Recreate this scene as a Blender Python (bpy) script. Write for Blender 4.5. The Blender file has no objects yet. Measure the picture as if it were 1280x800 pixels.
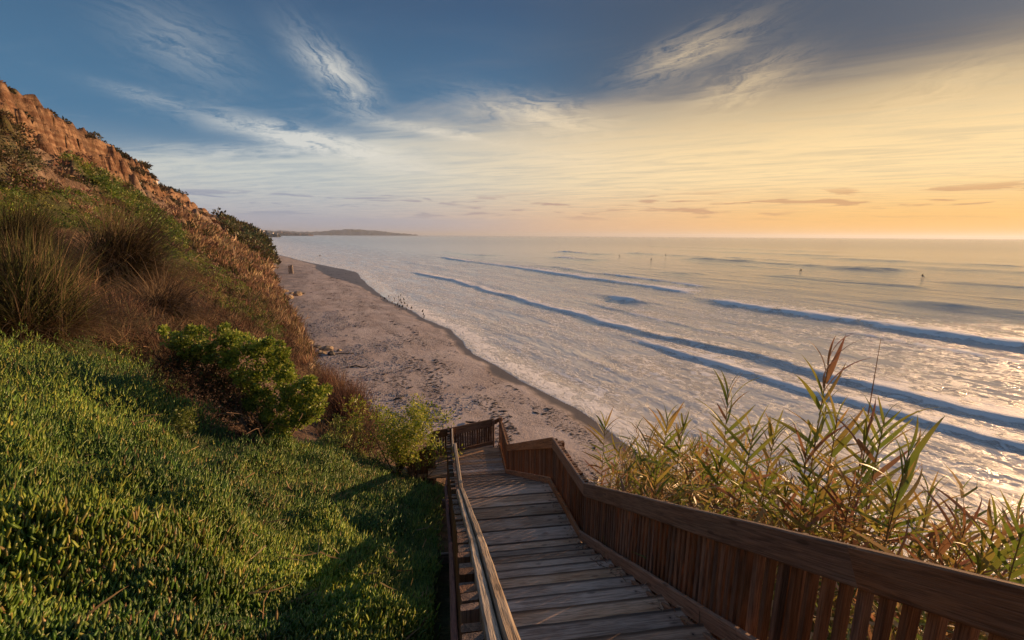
import bpy, math, random
import numpy as np
from mathutils import Vector, Matrix, Euler
random.seed(7); RNG = np.random.default_rng(7)
S = bpy.context.scene; COL = S.collection
R_ = math.radians
EYE = 12.6                                   # eye height above the sea, metres

# ------------------------------------------------------------------ camera
FPX = 550.0; PITCH = R_(10.86); ROLL = R_(.35)
cd = bpy.data.cameras.new('camera'); cam = bpy.data.objects.new('camera', cd); COL.objects.link(cam)
cd.sensor_width = 36; cd.lens = FPX/1280*36; cd.clip_start = .05; cd.clip_end = 60000
cam.matrix_world = Matrix.Translation((0, 0, EYE)) @ Euler((math.pi/2-PITCH, 0, 0)).to_matrix().to_4x4() @ Matrix.Rotation(ROLL, 4, 'Z')
S.camera = cam

# ------------------------------------------------------------------ light
SUN_AZ, SUN_EL = R_(60), R_(9.5)
S.view_settings.view_transform = 'Standard'; S.view_settings.look = 'None'
S.view_settings.exposure = 0.42; S.view_settings.gamma = 1.0
sd = bpy.data.lights.new('sun', 'SUN'); sd.energy = 5.0; sd.angle = R_(.6); sd.color = (1, .60, .30)
sun = bpy.data.objects.new('sun', sd); COL.objects.link(sun)
sv = Vector((math.sin(SUN_AZ)*math.cos(SUN_EL), math.cos(SUN_AZ)*math.cos(SUN_EL), math.sin(SUN_EL)))
sun.rotation_euler = sv.to_track_quat('Z', 'Y').to_euler(); sun.location = (60, 30, 60)

class NT:
    """tiny node-graph writer"""
    def __init__(s, tree): s.t = tree; s.n = tree.nodes; s.n.clear()
    def new(s, typ, **kw):
        nd = s.n.new(typ)
        for k, v in kw.items(): setattr(nd, k, v)
        return nd
    def link(s, a, b): s.t.links.new(a, b)
    def put(s, sock, v):
        if v is None: return
        if hasattr(v, 'is_linked') or isinstance(v, bpy.types.NodeSocket): s.link(v, sock)
        else: sock.default_value = v
    def m(s, op, a, b=None, c=None, clamp=False):
        nd = s.new('ShaderNodeMath', operation=op, use_clamp=clamp)
        for i, v in enumerate((a, b, c)): s.put(nd.inputs[i], v) if v is not None else None
        return nd.outputs[0]
    def vm(s, op, a, b=None, scale=None):
        nd = s.new('ShaderNodeVectorMath', operation=op)
        s.put(nd.inputs[0], a)
        if b is not None: s.put(nd.inputs[1], b)
        if scale is not None: s.put(nd.inputs['Scale'], scale)
        return nd.outputs['Value'] if op in ('DOT_PRODUCT', 'LENGTH') else nd.outputs[0]
    def noise(s, vec, scale, detail=4, rough=.55, dist=0.0, out=0):
        nd = s.new('ShaderNodeTexNoise'); s.put(nd.inputs['Vector'], vec)
        nd.inputs['Scale'].default_value = scale; nd.inputs['Detail'].default_value = detail
        nd.inputs['Roughness'].default_value = rough; nd.inputs['Distortion'].default_value = dist
        return nd.outputs[out]
    def ss(s, x, lo, hi, a=0.0, b=1.0):
        nd = s.new('ShaderNodeMapRange', interpolation_type='SMOOTHSTEP'); s.put(nd.inputs[0], x)
        for i, v in zip((1, 2, 3, 4), (lo, hi, a, b)): s.put(nd.inputs[i], v)
        return nd.outputs[0]
    def mix(s, f, a, b, blend='MIX'):
        nd = s.new('ShaderNodeMix', data_type='RGBA', blend_type=blend)
        s.put(nd.inputs[0], f)
        for i, v in ((6, a), (7, b)):
            if isinstance(v, tuple) and len(v) == 3: v = v+(1,)
            s.put(nd.inputs[i], v)
        return nd.outputs[2]
    def xyz(s, x, y, z=0.0):
        nd = s.new('ShaderNodeCombineXYZ')
        for i, v in enumerate((x, y, z)): s.put(nd.inputs[i], v)
        return nd.outputs[0]
    def sep(s, v):
        nd = s.new('ShaderNodeSeparateXYZ'); s.link(v, nd.inputs[0]); return nd.outputs
    def bump(s, h, strength=.5, dist=.05, normal=None):
        nd = s.new('ShaderNodeBump'); s.put(nd.inputs['Height'], h)
        nd.inputs['Strength'].default_value = strength; nd.inputs['Distance'].default_value = dist
        if normal is not None: s.link(normal, nd.inputs['Normal'])
        return nd.outputs[0]
    def attr(s, name, out='Fac', typ='GEOMETRY'):
        nd = s.new('ShaderNodeAttribute'); nd.attribute_name = name; nd.attribute_type = typ
        return nd.outputs[out]

def lin(r, g, b):
    f = lambda c: (c/255/12.92) if c/255 < .04045 else ((c/255+.055)/1.055)**2.4
    return (f(r), f(g), f(b))

# ------------------------------------------------------------------ sky
W = bpy.data.worlds.new('World'); S.world = W; W.use_nodes = True
SKYK = .79/.15                                 # cloud colours are given as seen
def build_sky():
    g = NT(W.node_tree)
    out = g.new('ShaderNodeOutputWorld'); bg = g.new('ShaderNodeBackground'); bg.inputs[1].default_value = .15
    g.link(bg.outputs[0], out.inputs[0])
    sky = g.new('ShaderNodeTexSky', sky_type='NISHITA'); sky.sun_disc = False
    sky.sun_elevation = SUN_EL; sky.sun_rotation = SUN_AZ
    sky.altitude = 10; sky.air_density = 1.0; sky.dust_density = 1.6; sky.ozone_density = 3.0
    tc = g.new('ShaderNodeTexCoord'); d = tc.outputs['Generated']
    x, y, z = g.sep(d)[:3]
    zc = g.m('MAXIMUM', z, .004)
    px = g.m('DIVIDE', x, zc); py = g.m('DIVIDE', y, zc)
    az = g.m('ARCTAN2', x, y); el = g.m('ARCSINE', g.m('MAXIMUM', z, 0.0))
    # angle away from the sun
    cs = g.vm('DOT_PRODUCT', d, tuple(sv))
    near = g.ss(cs, .05, 1.0)                     # 1 toward the sun
    hot = g.ss(cs, .72, 1.0)
    hi = g.ss(el, .0, .52)                        # height in the sky
    # blue of the clear sky, graded like the evening sky
    sk = g.mix(1.0, sky.outputs[0], (1.08, 1.0, .90), 'MULTIPLY')
    blue = g.mix(g.ss(el, .12, .62), tuple(c*SKYK for c in lin(74, 118, 152)), tuple(c*SKYK for c in lin(44, 62, 96)))
    blue = g.mix(g.ss(near, .35, 1.0), blue, tuple(c*SKYK for c in lin(62, 74, 92)))
    sk = g.mix(g.m('MULTIPLY', g.ss(cs, -.85, -.35, .1, 1.0), g.ss(el, .48, .85, .95, .0)), sk, blue)
    # high thin sheet (its upper edge is a line in the plane of the sheet)
    P = g.xyz(px, py, 0.0)
    rot = g.new('ShaderNodeVectorRotate'); rot.rotation_type = 'Z_AXIS'; g.link(P, rot.inputs[0]); rot.inputs['Angle'].default_value = R_(24)
    strk = g.vm('MULTIPLY', rot.outputs[0], (.30, 1.0, 1.0))
    n1 = g.noise(P, .32, 5, .6, 1.0); n2 = g.noise(strk, .9, 7, .62, 1.4); n3 = g.noise(strk, 2.6, 6, .65, .8)
    # cloud light: cream low down, orange by the sun, slate high up
    low = g.mix(near, tuple(c*SKYK for c in lin(176, 172, 180)), tuple(c*SKYK for c in lin(252, 188, 112)))
    low = g.mix(hot, low, tuple(c*SKYK for c in lin(255, 188, 80)))
    mid = g.mix(near, tuple(c*SKYK for c in lin(196, 200, 196)), tuple(c*SKYK for c in lin(255, 222, 165)))
    top = g.mix(near, tuple(c*SKYK for c in lin(112, 132, 158)), tuple(c*SKYK for c in lin(92, 94, 102)))
    cc = g.mix(g.ss(el, .0, .12), low, mid)
    cc = g.mix(g.ss(g.m('ADD', el, g.m('MULTIPLY', g.m('SUBTRACT', n3, .5), .10)), .15, .34), cc, top)
    e = g.m('ADD', py, g.m('ADD', g.m('MULTIPLY', g.m('MAXIMUM', px, -2.5), .65), g.m('MULTIPLY', g.m('MINIMUM', g.m('ADD', px, 2.5), 0.0), .12)))
    e = g.m('ADD', e, g.m('MULTIPLY', g.m('SUBTRACT', n1, .5), 1.6))
    e = g.m('ADD', e, g.m('MULTIPLY', g.m('SUBTRACT', n2, .5), 2.2))
    sheet = g.ss(e, 3.2, 4.6)
    thin = g.m('MULTIPLY', g.ss(n2, .46, .72), .42)
    thin = g.m('MULTIPLY', thin, g.ss(n1, .40, .60))
    # wide soft glow through the sheet toward the sun
    veil = g.m('MULTIPLY', g.ss(g.m('ADD', cs, g.m('MULTIPLY', n2, .16)), .62, .98), g.ss(el, .36, .15))
    lows = g.ss(el, .20, .03)
    msk = g.m('MAXIMUM', g.m('MULTIPLY', sheet, g.ss(n3, .1, .62, .72, .96)), thin)
    msk = g.m('MAXIMUM', msk, g.m('MULTIPLY', veil, .85))
    msk = g.m('MAXIMUM', msk, g.m('MULTIPLY', lows, g.ss(near, 0, .6, .78, .93)), clamp=True)
    cc = g.mix(1.0, cc, g.mix(g.ss(n3, .3, .7), (.90, .92, .96), (1.05, 1.03, 1.0)), 'MULTIPLY')
    col = g.mix(msk, sk, cc)
    # bright cirrus wisps
    def wisp(cx, cy, ang, lx, ly, amp):
        """a streak in azimuth/elevation (radians), its tail feathered by noise"""
        v = g.xyz(g.m('SUBTRACT', az, cx), g.m('SUBTRACT', el, cy), 0.0)
        r = g.new('ShaderNodeVectorRotate'); r.rotation_type = 'Z_AXIS'; g.link(v, r.inputs[0]); r.inputs['Angle'].default_value = ang
        q = g.sep(r.outputs[0])
        qy = g.m('ADD', q[1], g.m('MULTIPLY', g.m('SUBTRACT', n2, .5), ly*1.6))
        a = g.m('ADD', g.m('POWER', g.m('DIVIDE', q[0], lx), 2.0), g.m('POWER', g.m('DIVIDE', qy, ly), 2.0))
        fb = g.noise(g.xyz(g.m('MULTIPLY', q[0], 9.0), g.m('MULTIPLY', g.m('ADD', q[1], g.m('MULTIPLY', n3, .05)), 52.0), cx*9), 1.0, 8, .66, 1.3)
        return g.m('MULTIPLY', g.m('POWER', 2.718, g.m('MULTIPLY', a, -1.0)), g.m('MULTIPLY', g.ss(fb, .30, .64), amp*1.1))
    ws = None
    for a in WISPS:
        w_ = wisp(*a); ws = w_ if ws is None else g.m('ADD', ws, w_)
    wcol = g.mix(near, tuple(c*SKYK for c in lin(214, 214, 208)), tuple(c*SKYK for c in lin(255, 222, 168)))
    col = g.mix(g.m('MINIMUM', ws, .9), col, wcol)
    # small flat clouds low over the sea
    fz = g.noise(g.xyz(g.m('MULTIPLY', az, 9.0), g.m('MULTIPLY', el, 85.0), 0.0), 1.0, 4, .55, .4)
    band = g.m('MULTIPLY', g.ss(el, .026, .05), g.ss(el, .098, .070))
    fm = g.m('MULTIPLY', g.ss(fz, .53, .62), band)
    fcol = g.mix(near, tuple(c*SKYK for c in lin(140, 146, 166)), tuple(c*SKYK for c in lin(196, 142, 100)))
    col = g.mix(g.m('MULTIPLY', fm, .7), col, fcol)
    # low bank over the far headland
    bz = g.noise(g.xyz(g.m('MULTIPLY', az, 5.0), g.m('MULTIPLY', el, 60.0), 3.0), 1.0, 4, .5)
    bm = g.m('MULTIPLY', g.ss(g.m('SUBTRACT', el, g.m('MULTIPLY', bz, .03)), .028, .014), g.ss(az, .15, -.35))
    col = g.mix(g.m('MULTIPLY', bm, .6), col, tuple(c*SKYK for c in lin(164, 164, 176)))
    g.link(col, bg.inputs[0])
def azel(px_, py_):
    r = ray(px_, py_); return math.atan2(r[0], r[1]), math.atan2(r[2], math.hypot(r[0], r[1]))

# ------------------------------------------------------------------ survey of the place
def ray(x, y):
    u = (x-640)/FPX; v = (y-400)/FPX
    u, v = u*math.cos(ROLL)+v*math.sin(ROLL), -u*math.sin(ROLL)+v*math.cos(ROLL)
    return np.array([u, math.cos(PITCH)-v*math.sin(PITCH), -(v*math.cos(PITCH)+math.sin(PITCH))])
def proj(x, y, z):
    z = z-EYE
    c, s_ = math.cos(PITCH), math.sin(PITCH)
    zz = np.maximum(y*c-z*s_, 1e-3); u = x/zz; v = (-z*c-y*s_)/zz
    cr, sr = math.cos(ROLL), math.sin(ROLL)
    u, v = u*cr-v*sr, u*sr+v*cr
    return 640+FPX*u, 400+FPX*v
def at(x, y, Z):
    p = ray(x, y)*Z; return Vector((p[0], p[1], p[2]+EYE))
def level(x, y, z):
    r = ray(x, y); k = (z-EYE)/r[2]; return Vector((r[0]*k, r[1]*k, z))
WISPS = []
for (a, b, hw, amp) in (((290, 154), (510, 200), .020, 1.5), ((470, 150), (640, 178), .010, .75), ((375, 50), (465, 130), .034, .7),
                        ((590, 130), (760, 160), .030, .65), ((790, 95), (940, 35), .030, .45), ((870, 130), (1000, 80), .035, .40), ((1080, 150), (1280, 75), .03, .3), ((640, 190), (860, 215), .02, .4), ((200, 185), (460, 190), .012, .5),
                        ((150, 20), (300, 90), .05, .22), ((120, 105), (240, 135), .010, .25), ((430, 205), (560, 215), .010, .5)):
    A, B = azel(*a), azel(*b)
    WISPS.append(((A[0]+B[0])/2, (A[1]+B[1])/2, -math.atan2(B[1]-A[1], B[0]-A[0]), math.hypot(B[0]-A[0], B[1]-A[1])*.5, hw, amp))
build_sky()

# coast frame: w runs along the beach, n runs inland
CA = R_(-29); WV = np.array([math.sin(CA), math.cos(CA)]); NV = np.array([-math.cos(CA), math.sin(CA)])
def wn2xy(w, n): return w*WV[0]+n*NV[0], w*WV[1]+n*NV[1]
def xy2wn(x, y): return x*WV[0]+y*WV[1], x*NV[0]+y*NV[1]

# value noise (numpy)
_T = np.random.default_rng(3).random((256, 256))
def vnoise(x, y):
    xi = np.floor(x).astype(int); yi = np.floor(y).astype(int); fx = x-xi; fy = y-yi
    fx = fx*fx*(3-2*fx); fy = fy*fy*(3-2*fy)
    a = _T[xi % 256, yi % 256]; b = _T[(xi+1) % 256, yi % 256]; c = _T[xi % 256, (yi+1) % 256]; d = _T[(xi+1) % 256, (yi+1) % 256]
    return (a*(1-fx)+b*fx)*(1-fy)+(c*(1-fx)+d*fx)*fy-.5
def fbm(x, y, o=4, g=.5):
    s_ = 0; a = 1.0
    for i in range(o): s_ = s_+a*vnoise(x*2**i+17.3*i, y*2**i+5.1*i); a *= g
    return s_

HN = np.array([-40, -14, -8, -5, -2.5, 0, 5, 10, 15, 19, 21, 22.3, 24, 40, 90.])
HW = np.array([-30, 0, 15, 35, 60, 136, 142, 160, 200, 228, 262, 285, 320, 460.])
def _pl(w): return [-2.18+.61*n-.24*w for n in HN]
HZ = []
for w in HW:
    if w <= 15:
        r = _pl(w); r[-5] += .6; r[-4] += 2.5; r[-3] += 2.5; r[-2] = r[-3]+1; r[-1] = r[-2]+1
    elif w == 35: r = [-17, -16, -14.6, -13.6, -11.3, -9.5, -5.5, -1.2, 3.4, 7.4, 11, 15, 16, 17, 17]
    elif w in (60, 136): r = [-16, -15, -14.5, -13.6, -12.6, -9.8, -5.8, -1.4, 3.6, 8.2, 11.2, 15.4, 16.1, 17, 17]
    elif w == 142: r = [-16, -15, -14.5, -13.6, -12.6, -9.8, -5.8, -1.4, 3.4, 7.6, 9.6, 11.6, 12.2, 13, 13]
    elif w == 160: r = [-16, -15, -14.5, -13.6, -12.6, -9.4, -5.2, -1.0, 3.6, 7.8, 9.8, 11.8, 12.6, 13, 13]
    elif w == 200: r = [-16, -15, -14.5, -13.6, -12.4, -7.5, -2.2, 1.4, 4.6, 8.2, 10, 12.2, 13.0, 13, 13]
    elif w in (228, 262): r = [-16, -15, -14.5, -13.6, -12.2, -4.0, .5, 2.9, 5.2, 7.6, 8.8, 9.8, 10.4, 12, 12]
    elif w == 285: r = [-16, -15, -14.8, -14, -13.6, -12.6, -8, -3, 1, 5, 6.6, 7.6, 8.6, 11, 12]
    else: r = [-16, -15.5, -15, -15, -15, -14.5, -14, -13.2, -12.6, -8, -4, 0, 4, 9, 12]
    HZ.append(r)
HZ = np.array(HZ)+EYE
def _interp2(w, n):
    i = np.clip(np.searchsorted(HW, w)-1, 0, len(HW)-2); j = np.clip(np.searchsorted(HN, n)-1, 0, len(HN)-2)
    a = np.clip((w-HW[i])/(HW[i+1]-HW[i]), 0, 1); b = np.clip((n-HN[j])/(HN[j+1]-HN[j]), 0, 1)
    return (HZ[i, j]*(1-a)+HZ[i+1, j]*a)*(1-b)+(HZ[i, j+1]*(1-a)+HZ[i+1, j+1]*a)*b
def height(w, n):
    w = np.asarray(w, float); n = np.asarray(n, float)
    # the face meanders in and out a little, more with distance
    far = np.clip((w-20)/60, 0, 1)
    nn = n + far*(1.6*fbm(w/26, n/60+3, 3)+.25*np.sin(w/7.))
    z = (_interp2(w, nn)+_interp2(w, nn-.8)+_interp2(w, nn+.8)+_interp2(w+2, nn)+_interp2(w-2, nn))/5
    # gullies down the bare face, strongest on the upper cliff
    gl = np.clip((nn-2)/12, 0, 1)*np.clip((26-nn)/3, .25, 1)*np.clip((w-30)/20, 0, 1)
    ridge = 1-2*np.abs(vnoise(w/2.6+.06*nn, nn/22.+9)); ridge2 = 1-2*np.abs(vnoise(w/1.1+4, nn/9.))
    ridge3 = 1-2*np.abs(vnoise(w/5.5+.03*nn+8, nn/40.+3))
    z = z + gl*(1.9*(ridge-.7)+.8*(ridge2-.7)+1.6*(ridge3-.7))
    face = np.clip((nn-17.5)/1.5, 0, 1)*np.clip((24.2-nn)/1.2, 0, 1)*np.clip((w-40)/20, 0, 1)
    z = z - face*(4.2*np.clip(1-np.abs(vnoise(w/2.1+3, nn/40.))*4.5, 0, 1)+1.2*np.clip(1-np.abs(vnoise(w/.9+7, nn/30.))*4.5, 0, 1))
    z = z + (gl*.5+face*.3)*np.sin(z*2.6+1.5*vnoise(w/9., nn/9.))*.9
    z = z - 1.6*np.clip((nn-5)/8, 0, 1)*np.clip((20-nn)/3, 0, 1)*np.clip((w-40)/20, 0, 1)*np.clip(1-np.abs(vnoise(w/4.5+nn*.09+1, nn/30.))*6, 0, 1)
    z = z + .55*fbm(w/5., n/5., 4)*np.clip((w-8)/20, .12, 1) + .10*fbm(w/1.1, n/1.1, 3)
    return z
def ground(x, y):
    w, n = xy2wn(x, y); return float(height(w, n))
def on_hill(px_, py_, zmax=600):
    r = ray(px_, py_)
    Z = np.concatenate([np.arange(1.5, 60, .05), np.arange(60, zmax, .4)])
    x, y, z = r[0]*Z, r[1]*Z, r[2]*Z+EYE
    w, n = xy2wn(x, y); hit = np.nonzero(z < height(w, n))[0]
    if not len(hit): return None
    k = hit[0]; return Vector((x[k], y[k], float(height(w[k], n[k]))))

SHW = [-60, 14, 25, 31, 42, 55, 74, 88, 122, 160, 219, 311, 420, 900]
SHN = [-17, -17.6, -19.4, -18.8, -18.6, -20.8, -20.4, -20.2, -22.5, -26.5, -17, -7, -4, 10]
def shore(w): return np.interp(w, SHW, SHN)+.7*fbm(w/9., w*0+2.2, 3)
def sand_z(w, n):
    d = n-shore(w)
    return np.where(d > 0, .9*(1-np.exp(-d/14.)), .05*d)+.05*fbm(w/4., n/3., 4)*np.clip(d/4, 0, 1)+.022*fbm(w/.9, n/.9, 3)*np.clip(d/4, 0, 1)

# ------------------------------------------------------------------ mesh helpers
def link(o, parent=None, loc=None):
    COL.objects.link(o)
    if parent is not None: o.parent = parent
    if loc is not None: o.location = loc
    return o
def np_mesh(name, V, F, mat=None, smooth=False, attrs=None):
    V = np.asarray(V, np.float32); F = np.asarray(F, np.int32)
    k = F.shape[1]; me = bpy.data.meshes.new(name)
    me.vertices.add(len(V)); me.vertices.foreach_set('co', V.ravel())
    me.loops.add(F.size); me.loops.foreach_set('vertex_index', F.ravel())
    me.polygons.add(len(F)); me.polygons.foreach_set('loop_start', np.arange(0, F.size, k, dtype=np.int32))
    me.polygons.foreach_set('loop_total', np.full(len(F), k, np.int32))
    if smooth: me.polygons.foreach_set('use_smooth', np.ones(len(F), bool))
    me.update(calc_edges=True)
    for nm, a in (attrs or {}).items():
        a = np.asarray(a, np.float32)
        if a.ndim == 1:
            at_ = me.attributes.new(nm, 'FLOAT', 'POINT'); at_.data.foreach_set('value', a)
        else:
            at_ = me.attributes.new(nm, 'FLOAT_COLOR', 'POINT')
            at_.data.foreach_set('color', np.concatenate([a, np.ones((len(a), 1), np.float32)], 1).ravel())
    if mat: me.materials.append(mat)
    return me
def add(name, me, parent=None, **props):
    o = bpy.data.objects.new(name, me); link(o, parent)
    for k, v in props.items(): o[k] = v
    return o
def empty(name, loc, label, category, group=None, rz=0):
    o = bpy.data.objects.new(name, None); link(o, None, loc); o.rotation_euler[2] = rz; o.empty_display_size = .2
    o['label'] = label; o['category'] = category
    if group: o['group'] = group
    return o
def grid_faces(nu, nv):
    i = np.arange((nu-1)*(nv-1)); a = (i//(nv-1))*nv+i % (nv-1)
    return np.stack([a, a+nv, a+nv+1, a+1], 1)

# ------------------------------------------------------------------ materials
MATS = {}
def material(name):
    m = bpy.data.materials.new(name); m.use_nodes = True; g = NT(m.node_tree)
    out = g.new('ShaderNodeOutputMaterial'); b = g.new('ShaderNodeBsdfPrincipled'); g.link(b.outputs[0], out.inputs[0])
    MATS[name] = m; return m, g, b, out
def wood(name, dark, light, grey, knots=True, rough=.75, wear=.5, edge=0.0, tone=(.68, 1.22)):
    m, g, b, _ = material(name)
    tc = g.new('ShaderNodeTexCoord'); oi = g.new('ShaderNodeObjectInfo')
    off = g.vm('SCALE', g.xyz(oi.outputs['Random'], g.m('MULTIPLY', oi.outputs['Random'], 7.3), g.m('MULTIPLY', oi.outputs['Random'], 3.1)), None, 11.0)
    p = g.vm('ADD', tc.outputs['Object'], off)
    gr = g.noise(g.vm('MULTIPLY', p, (1.4, 26, 26)), 1.0, 5, .6, 1.2)
    fine = g.noise(g.vm('MULTIPLY', p, (5, 150, 150)), 1.0, 3, .6)
    big = g.noise(g.vm('MULTIPLY', p, (1.6, 4, 4)), 1.0, 4, .6)
    c = g.mix(g.ss(gr, .3, .68), dark, light)
    c = g.mix(g.m('MULTIPLY', g.ss(big, .42, .66), wear), c, grey)
    c = g.mix(g.m('MULTIPLY', g.ss(fine, .52, .36), .55), c, tuple(x*.35 for x in dark))
    if knots:
        vo = g.new('ShaderNodeTexVoronoi'); g.link(g.vm('MULTIPLY', p, (2.6, 8.5, 8.5)), vo.inputs['Vector']); vo.inputs['Scale'].default_value = 1.0
        kn = g.ss(g.m('ADD', vo.outputs['Distance'], g.m('MULTIPLY', big, .12)), .23, .14)
        c = g.mix(g.m('MULTIPLY', kn, .65), c, tuple(x*.3 for x in dark))
    if edge:  # long edges painted dark in place of the shadow lines at the nosings
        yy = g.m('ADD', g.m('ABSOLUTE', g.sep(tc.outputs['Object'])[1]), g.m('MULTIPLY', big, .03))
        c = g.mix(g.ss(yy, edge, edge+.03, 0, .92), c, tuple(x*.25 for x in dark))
    if edge:      # nail heads with a rust stain at both ends of the board
        o3 = g.sep(tc.outputs['Object']); nx = g.m('SUBTRACT', g.m('ABSOLUTE', o3[0]), .74); ny = g.m('SUBTRACT', g.m('ABSOLUTE', o3[1]), .075)
        nd = g.m('SQRT', g.m('ADD', g.m('MULTIPLY', nx, nx), g.m('MULTIPLY', ny, ny)))
        c = g.mix(g.ss(nd, .030, .004, 0, .55), c, (.11, .05, .03)); c = g.mix(g.ss(nd, .008, .005), c, (.03, .022, .02))
    tint = g.ss(oi.outputs['Random'], 0, 1, *tone)
    hsv = g.new('ShaderNodeHueSaturation'); g.link(c, hsv.inputs['Color']); g.link(tint, hsv.inputs['Value'])
    g.link(g.ss(g.m('FRACT', g.m('MULTIPLY', oi.outputs['Random'], 17.3)), 0, 1, .75, 1.2), hsv.inputs['Saturation'])
    g.link(hsv.outputs[0], b.inputs['Base Color'])
    b.inputs['Roughness'].default_value = rough
    h = g.m('ADD', g.m('MULTIPLY', gr, .7), g.m('MULTIPLY', fine, .5))
    g.link(g.bump(h, 1.0, .010), b.inputs['Normal'])
    return m
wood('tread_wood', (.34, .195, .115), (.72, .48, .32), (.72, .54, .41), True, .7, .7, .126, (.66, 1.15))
wood('rail_wood', (.15, .072, .038), (.37, .19, .10), (.36, .245, .17), True, .65, .4)
wood('baluster_wood', (.115, .060, .038), (.26, .145, .09), (.28, .19, .135), False, .7, .4)
wood('grey_rail_wood', (.22, .15, .095), (.44, .33, .22), (.50, .42, .33), True, .7, .7)
wood('red_wood', (.16, .045, .03), (.28, .09, .06), (.24, .10, .075), False, .75, .4)
wood('driftwood', (.16, .11, .08), (.30, .23, .17), (.33, .28, .23), False, .8, .6)

def leafy(name, translucent=.35, rough=.5, vary=.35, spec=.5):
    """colour comes from the 'tint' attribute of the leaves"""
    m, g, b, out = material(name)
    c = g.attr('tint', 'Color')
    geo = g.new('ShaderNodeNewGeometry')
    v = g.noise(geo.outputs['Position'], 1.3, 4, .6)
    hsv = g.new('ShaderNodeHueSaturation'); g.link(c, hsv.inputs['Color']); g.link(g.ss(v, .25, .75, 1-vary, 1+vary), hsv.inputs['Value'])
    g.link(hsv.outputs[0], b.inputs['Base Color']); b.inputs['Roughness'].default_value = rough
    b.inputs['Specular IOR Level'].default_value = spec
    if translucent:
        t = g.new('ShaderNodeBsdfTranslucent'); g.link(hsv.outputs[0], t.inputs[0])
        ms = g.new('ShaderNodeMixShader'); ms.inputs[0].default_value = translucent
        g.link(b.outputs[0], ms.inputs[1]); g.link(t.outputs[0], ms.inputs[2]); g.link(ms.outputs[0], out.inputs[0])
    return m
leafy('ice_plant_leaf', .22, .42, .25); leafy('leaf', .40, .45); leafy('dry', .25, .8, .3, .2)
def flat(name, col, rough=.7, nscale=None, amt=.3, bumpd=0, metallic=0):
    m, g, b, _ = material(name)
    if nscale:
        tc = g.new('ShaderNodeTexCoord'); n = g.noise(tc.outputs['Object'], nscale, 5, .6)
        c = g.mix(g.ss(n, .3, .7), tuple(x*(1-amt) for x in col), tuple(min(1, x*(1+amt)) for x in col)); g.link(c, b.inputs['Base Color'])
        if bumpd: g.link(g.bump(n, .8, bumpd), b.inputs['Normal'])
    else: b.inputs['Base Color'].default_value = col+(1,)
    b.inputs['Roughness'].default_value = rough; return m
flat('bark', (.16, .10, .065), .9, 30, .4, .01); flat('twig', (.12, .075, .05), .9, 20, .4)
flat('rock', (.34, .25, .16), .9, 3.5, .4, .06); flat('dark_rock', (.10, .085, .075), .9, 4, .4, .06)
flat('wetsuit', (.012, .012, .015), .6); flat('skin', (.42, .24, .16), .6); flat('shirt', (.08, .06, .07), .8)
flat('board_white', (.7, .68, .62), .3); flat('bird_dark', (.035, .03, .03), .8); flat('bird_light', (.5, .48, .45), .8)
flat('kelp', (.020, .014, .011), .55, 8, .5); flat('concrete', (.42, .33, .25), .9, 2.0, .25, .03)
flat('house_wall', (.55, .50, .45), .8); flat('house_roof', (.16, .10, .08), .8); flat('reed_stalk', (.24, .17, .07), .6, 9, .4)
flat('glass_dark', (.03, .04, .06), .15); flat('bolt', (.05, .045, .04), .5)

def reed_leaf(name, base, tip, transl=.4):
    m, g, b, out = material(name)
    tc = g.new('ShaderNodeTexCoord'); oi = g.new('ShaderNodeObjectInfo'); o = g.sep(tc.outputs['Object'])
    f = g.m('ADD', g.ss(o[0], .05, .45), g.m('MULTIPLY', g.m('SUBTRACT', oi.outputs['Random'], .5), .8), clamp=True)
    vein = g.noise(g.vm('MULTIPLY', tc.outputs['Object'], (2, 160, 1)), 1.0, 2, .5)
    c = g.mix(f, base, tip); c = g.mix(g.m('MULTIPLY', g.ss(vein, .4, .6), .3), c, tuple(x*.5 for x in base))
    g.link(c, b.inputs['Base Color']); b.inputs['Roughness'].default_value = .45
    t = g.new('ShaderNodeBsdfTranslucent'); g.link(c, t.inputs[0]); ms = g.new('ShaderNodeMixShader'); ms.inputs[0].default_value = transl
    g.link(b.outputs[0], ms.inputs[1]); g.link(t.outputs[0], ms.inputs[2]); g.link(ms.outputs[0], out.inputs[0])
reed_leaf('reed_green', (.17, .24, .04), (.34, .32, .06)); reed_leaf('reed_yellow', (.36, .31, .07), (.46, .29, .10))
reed_leaf('reed_dry', (.36, .20, .10), (.34, .15, .09), .3)

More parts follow.
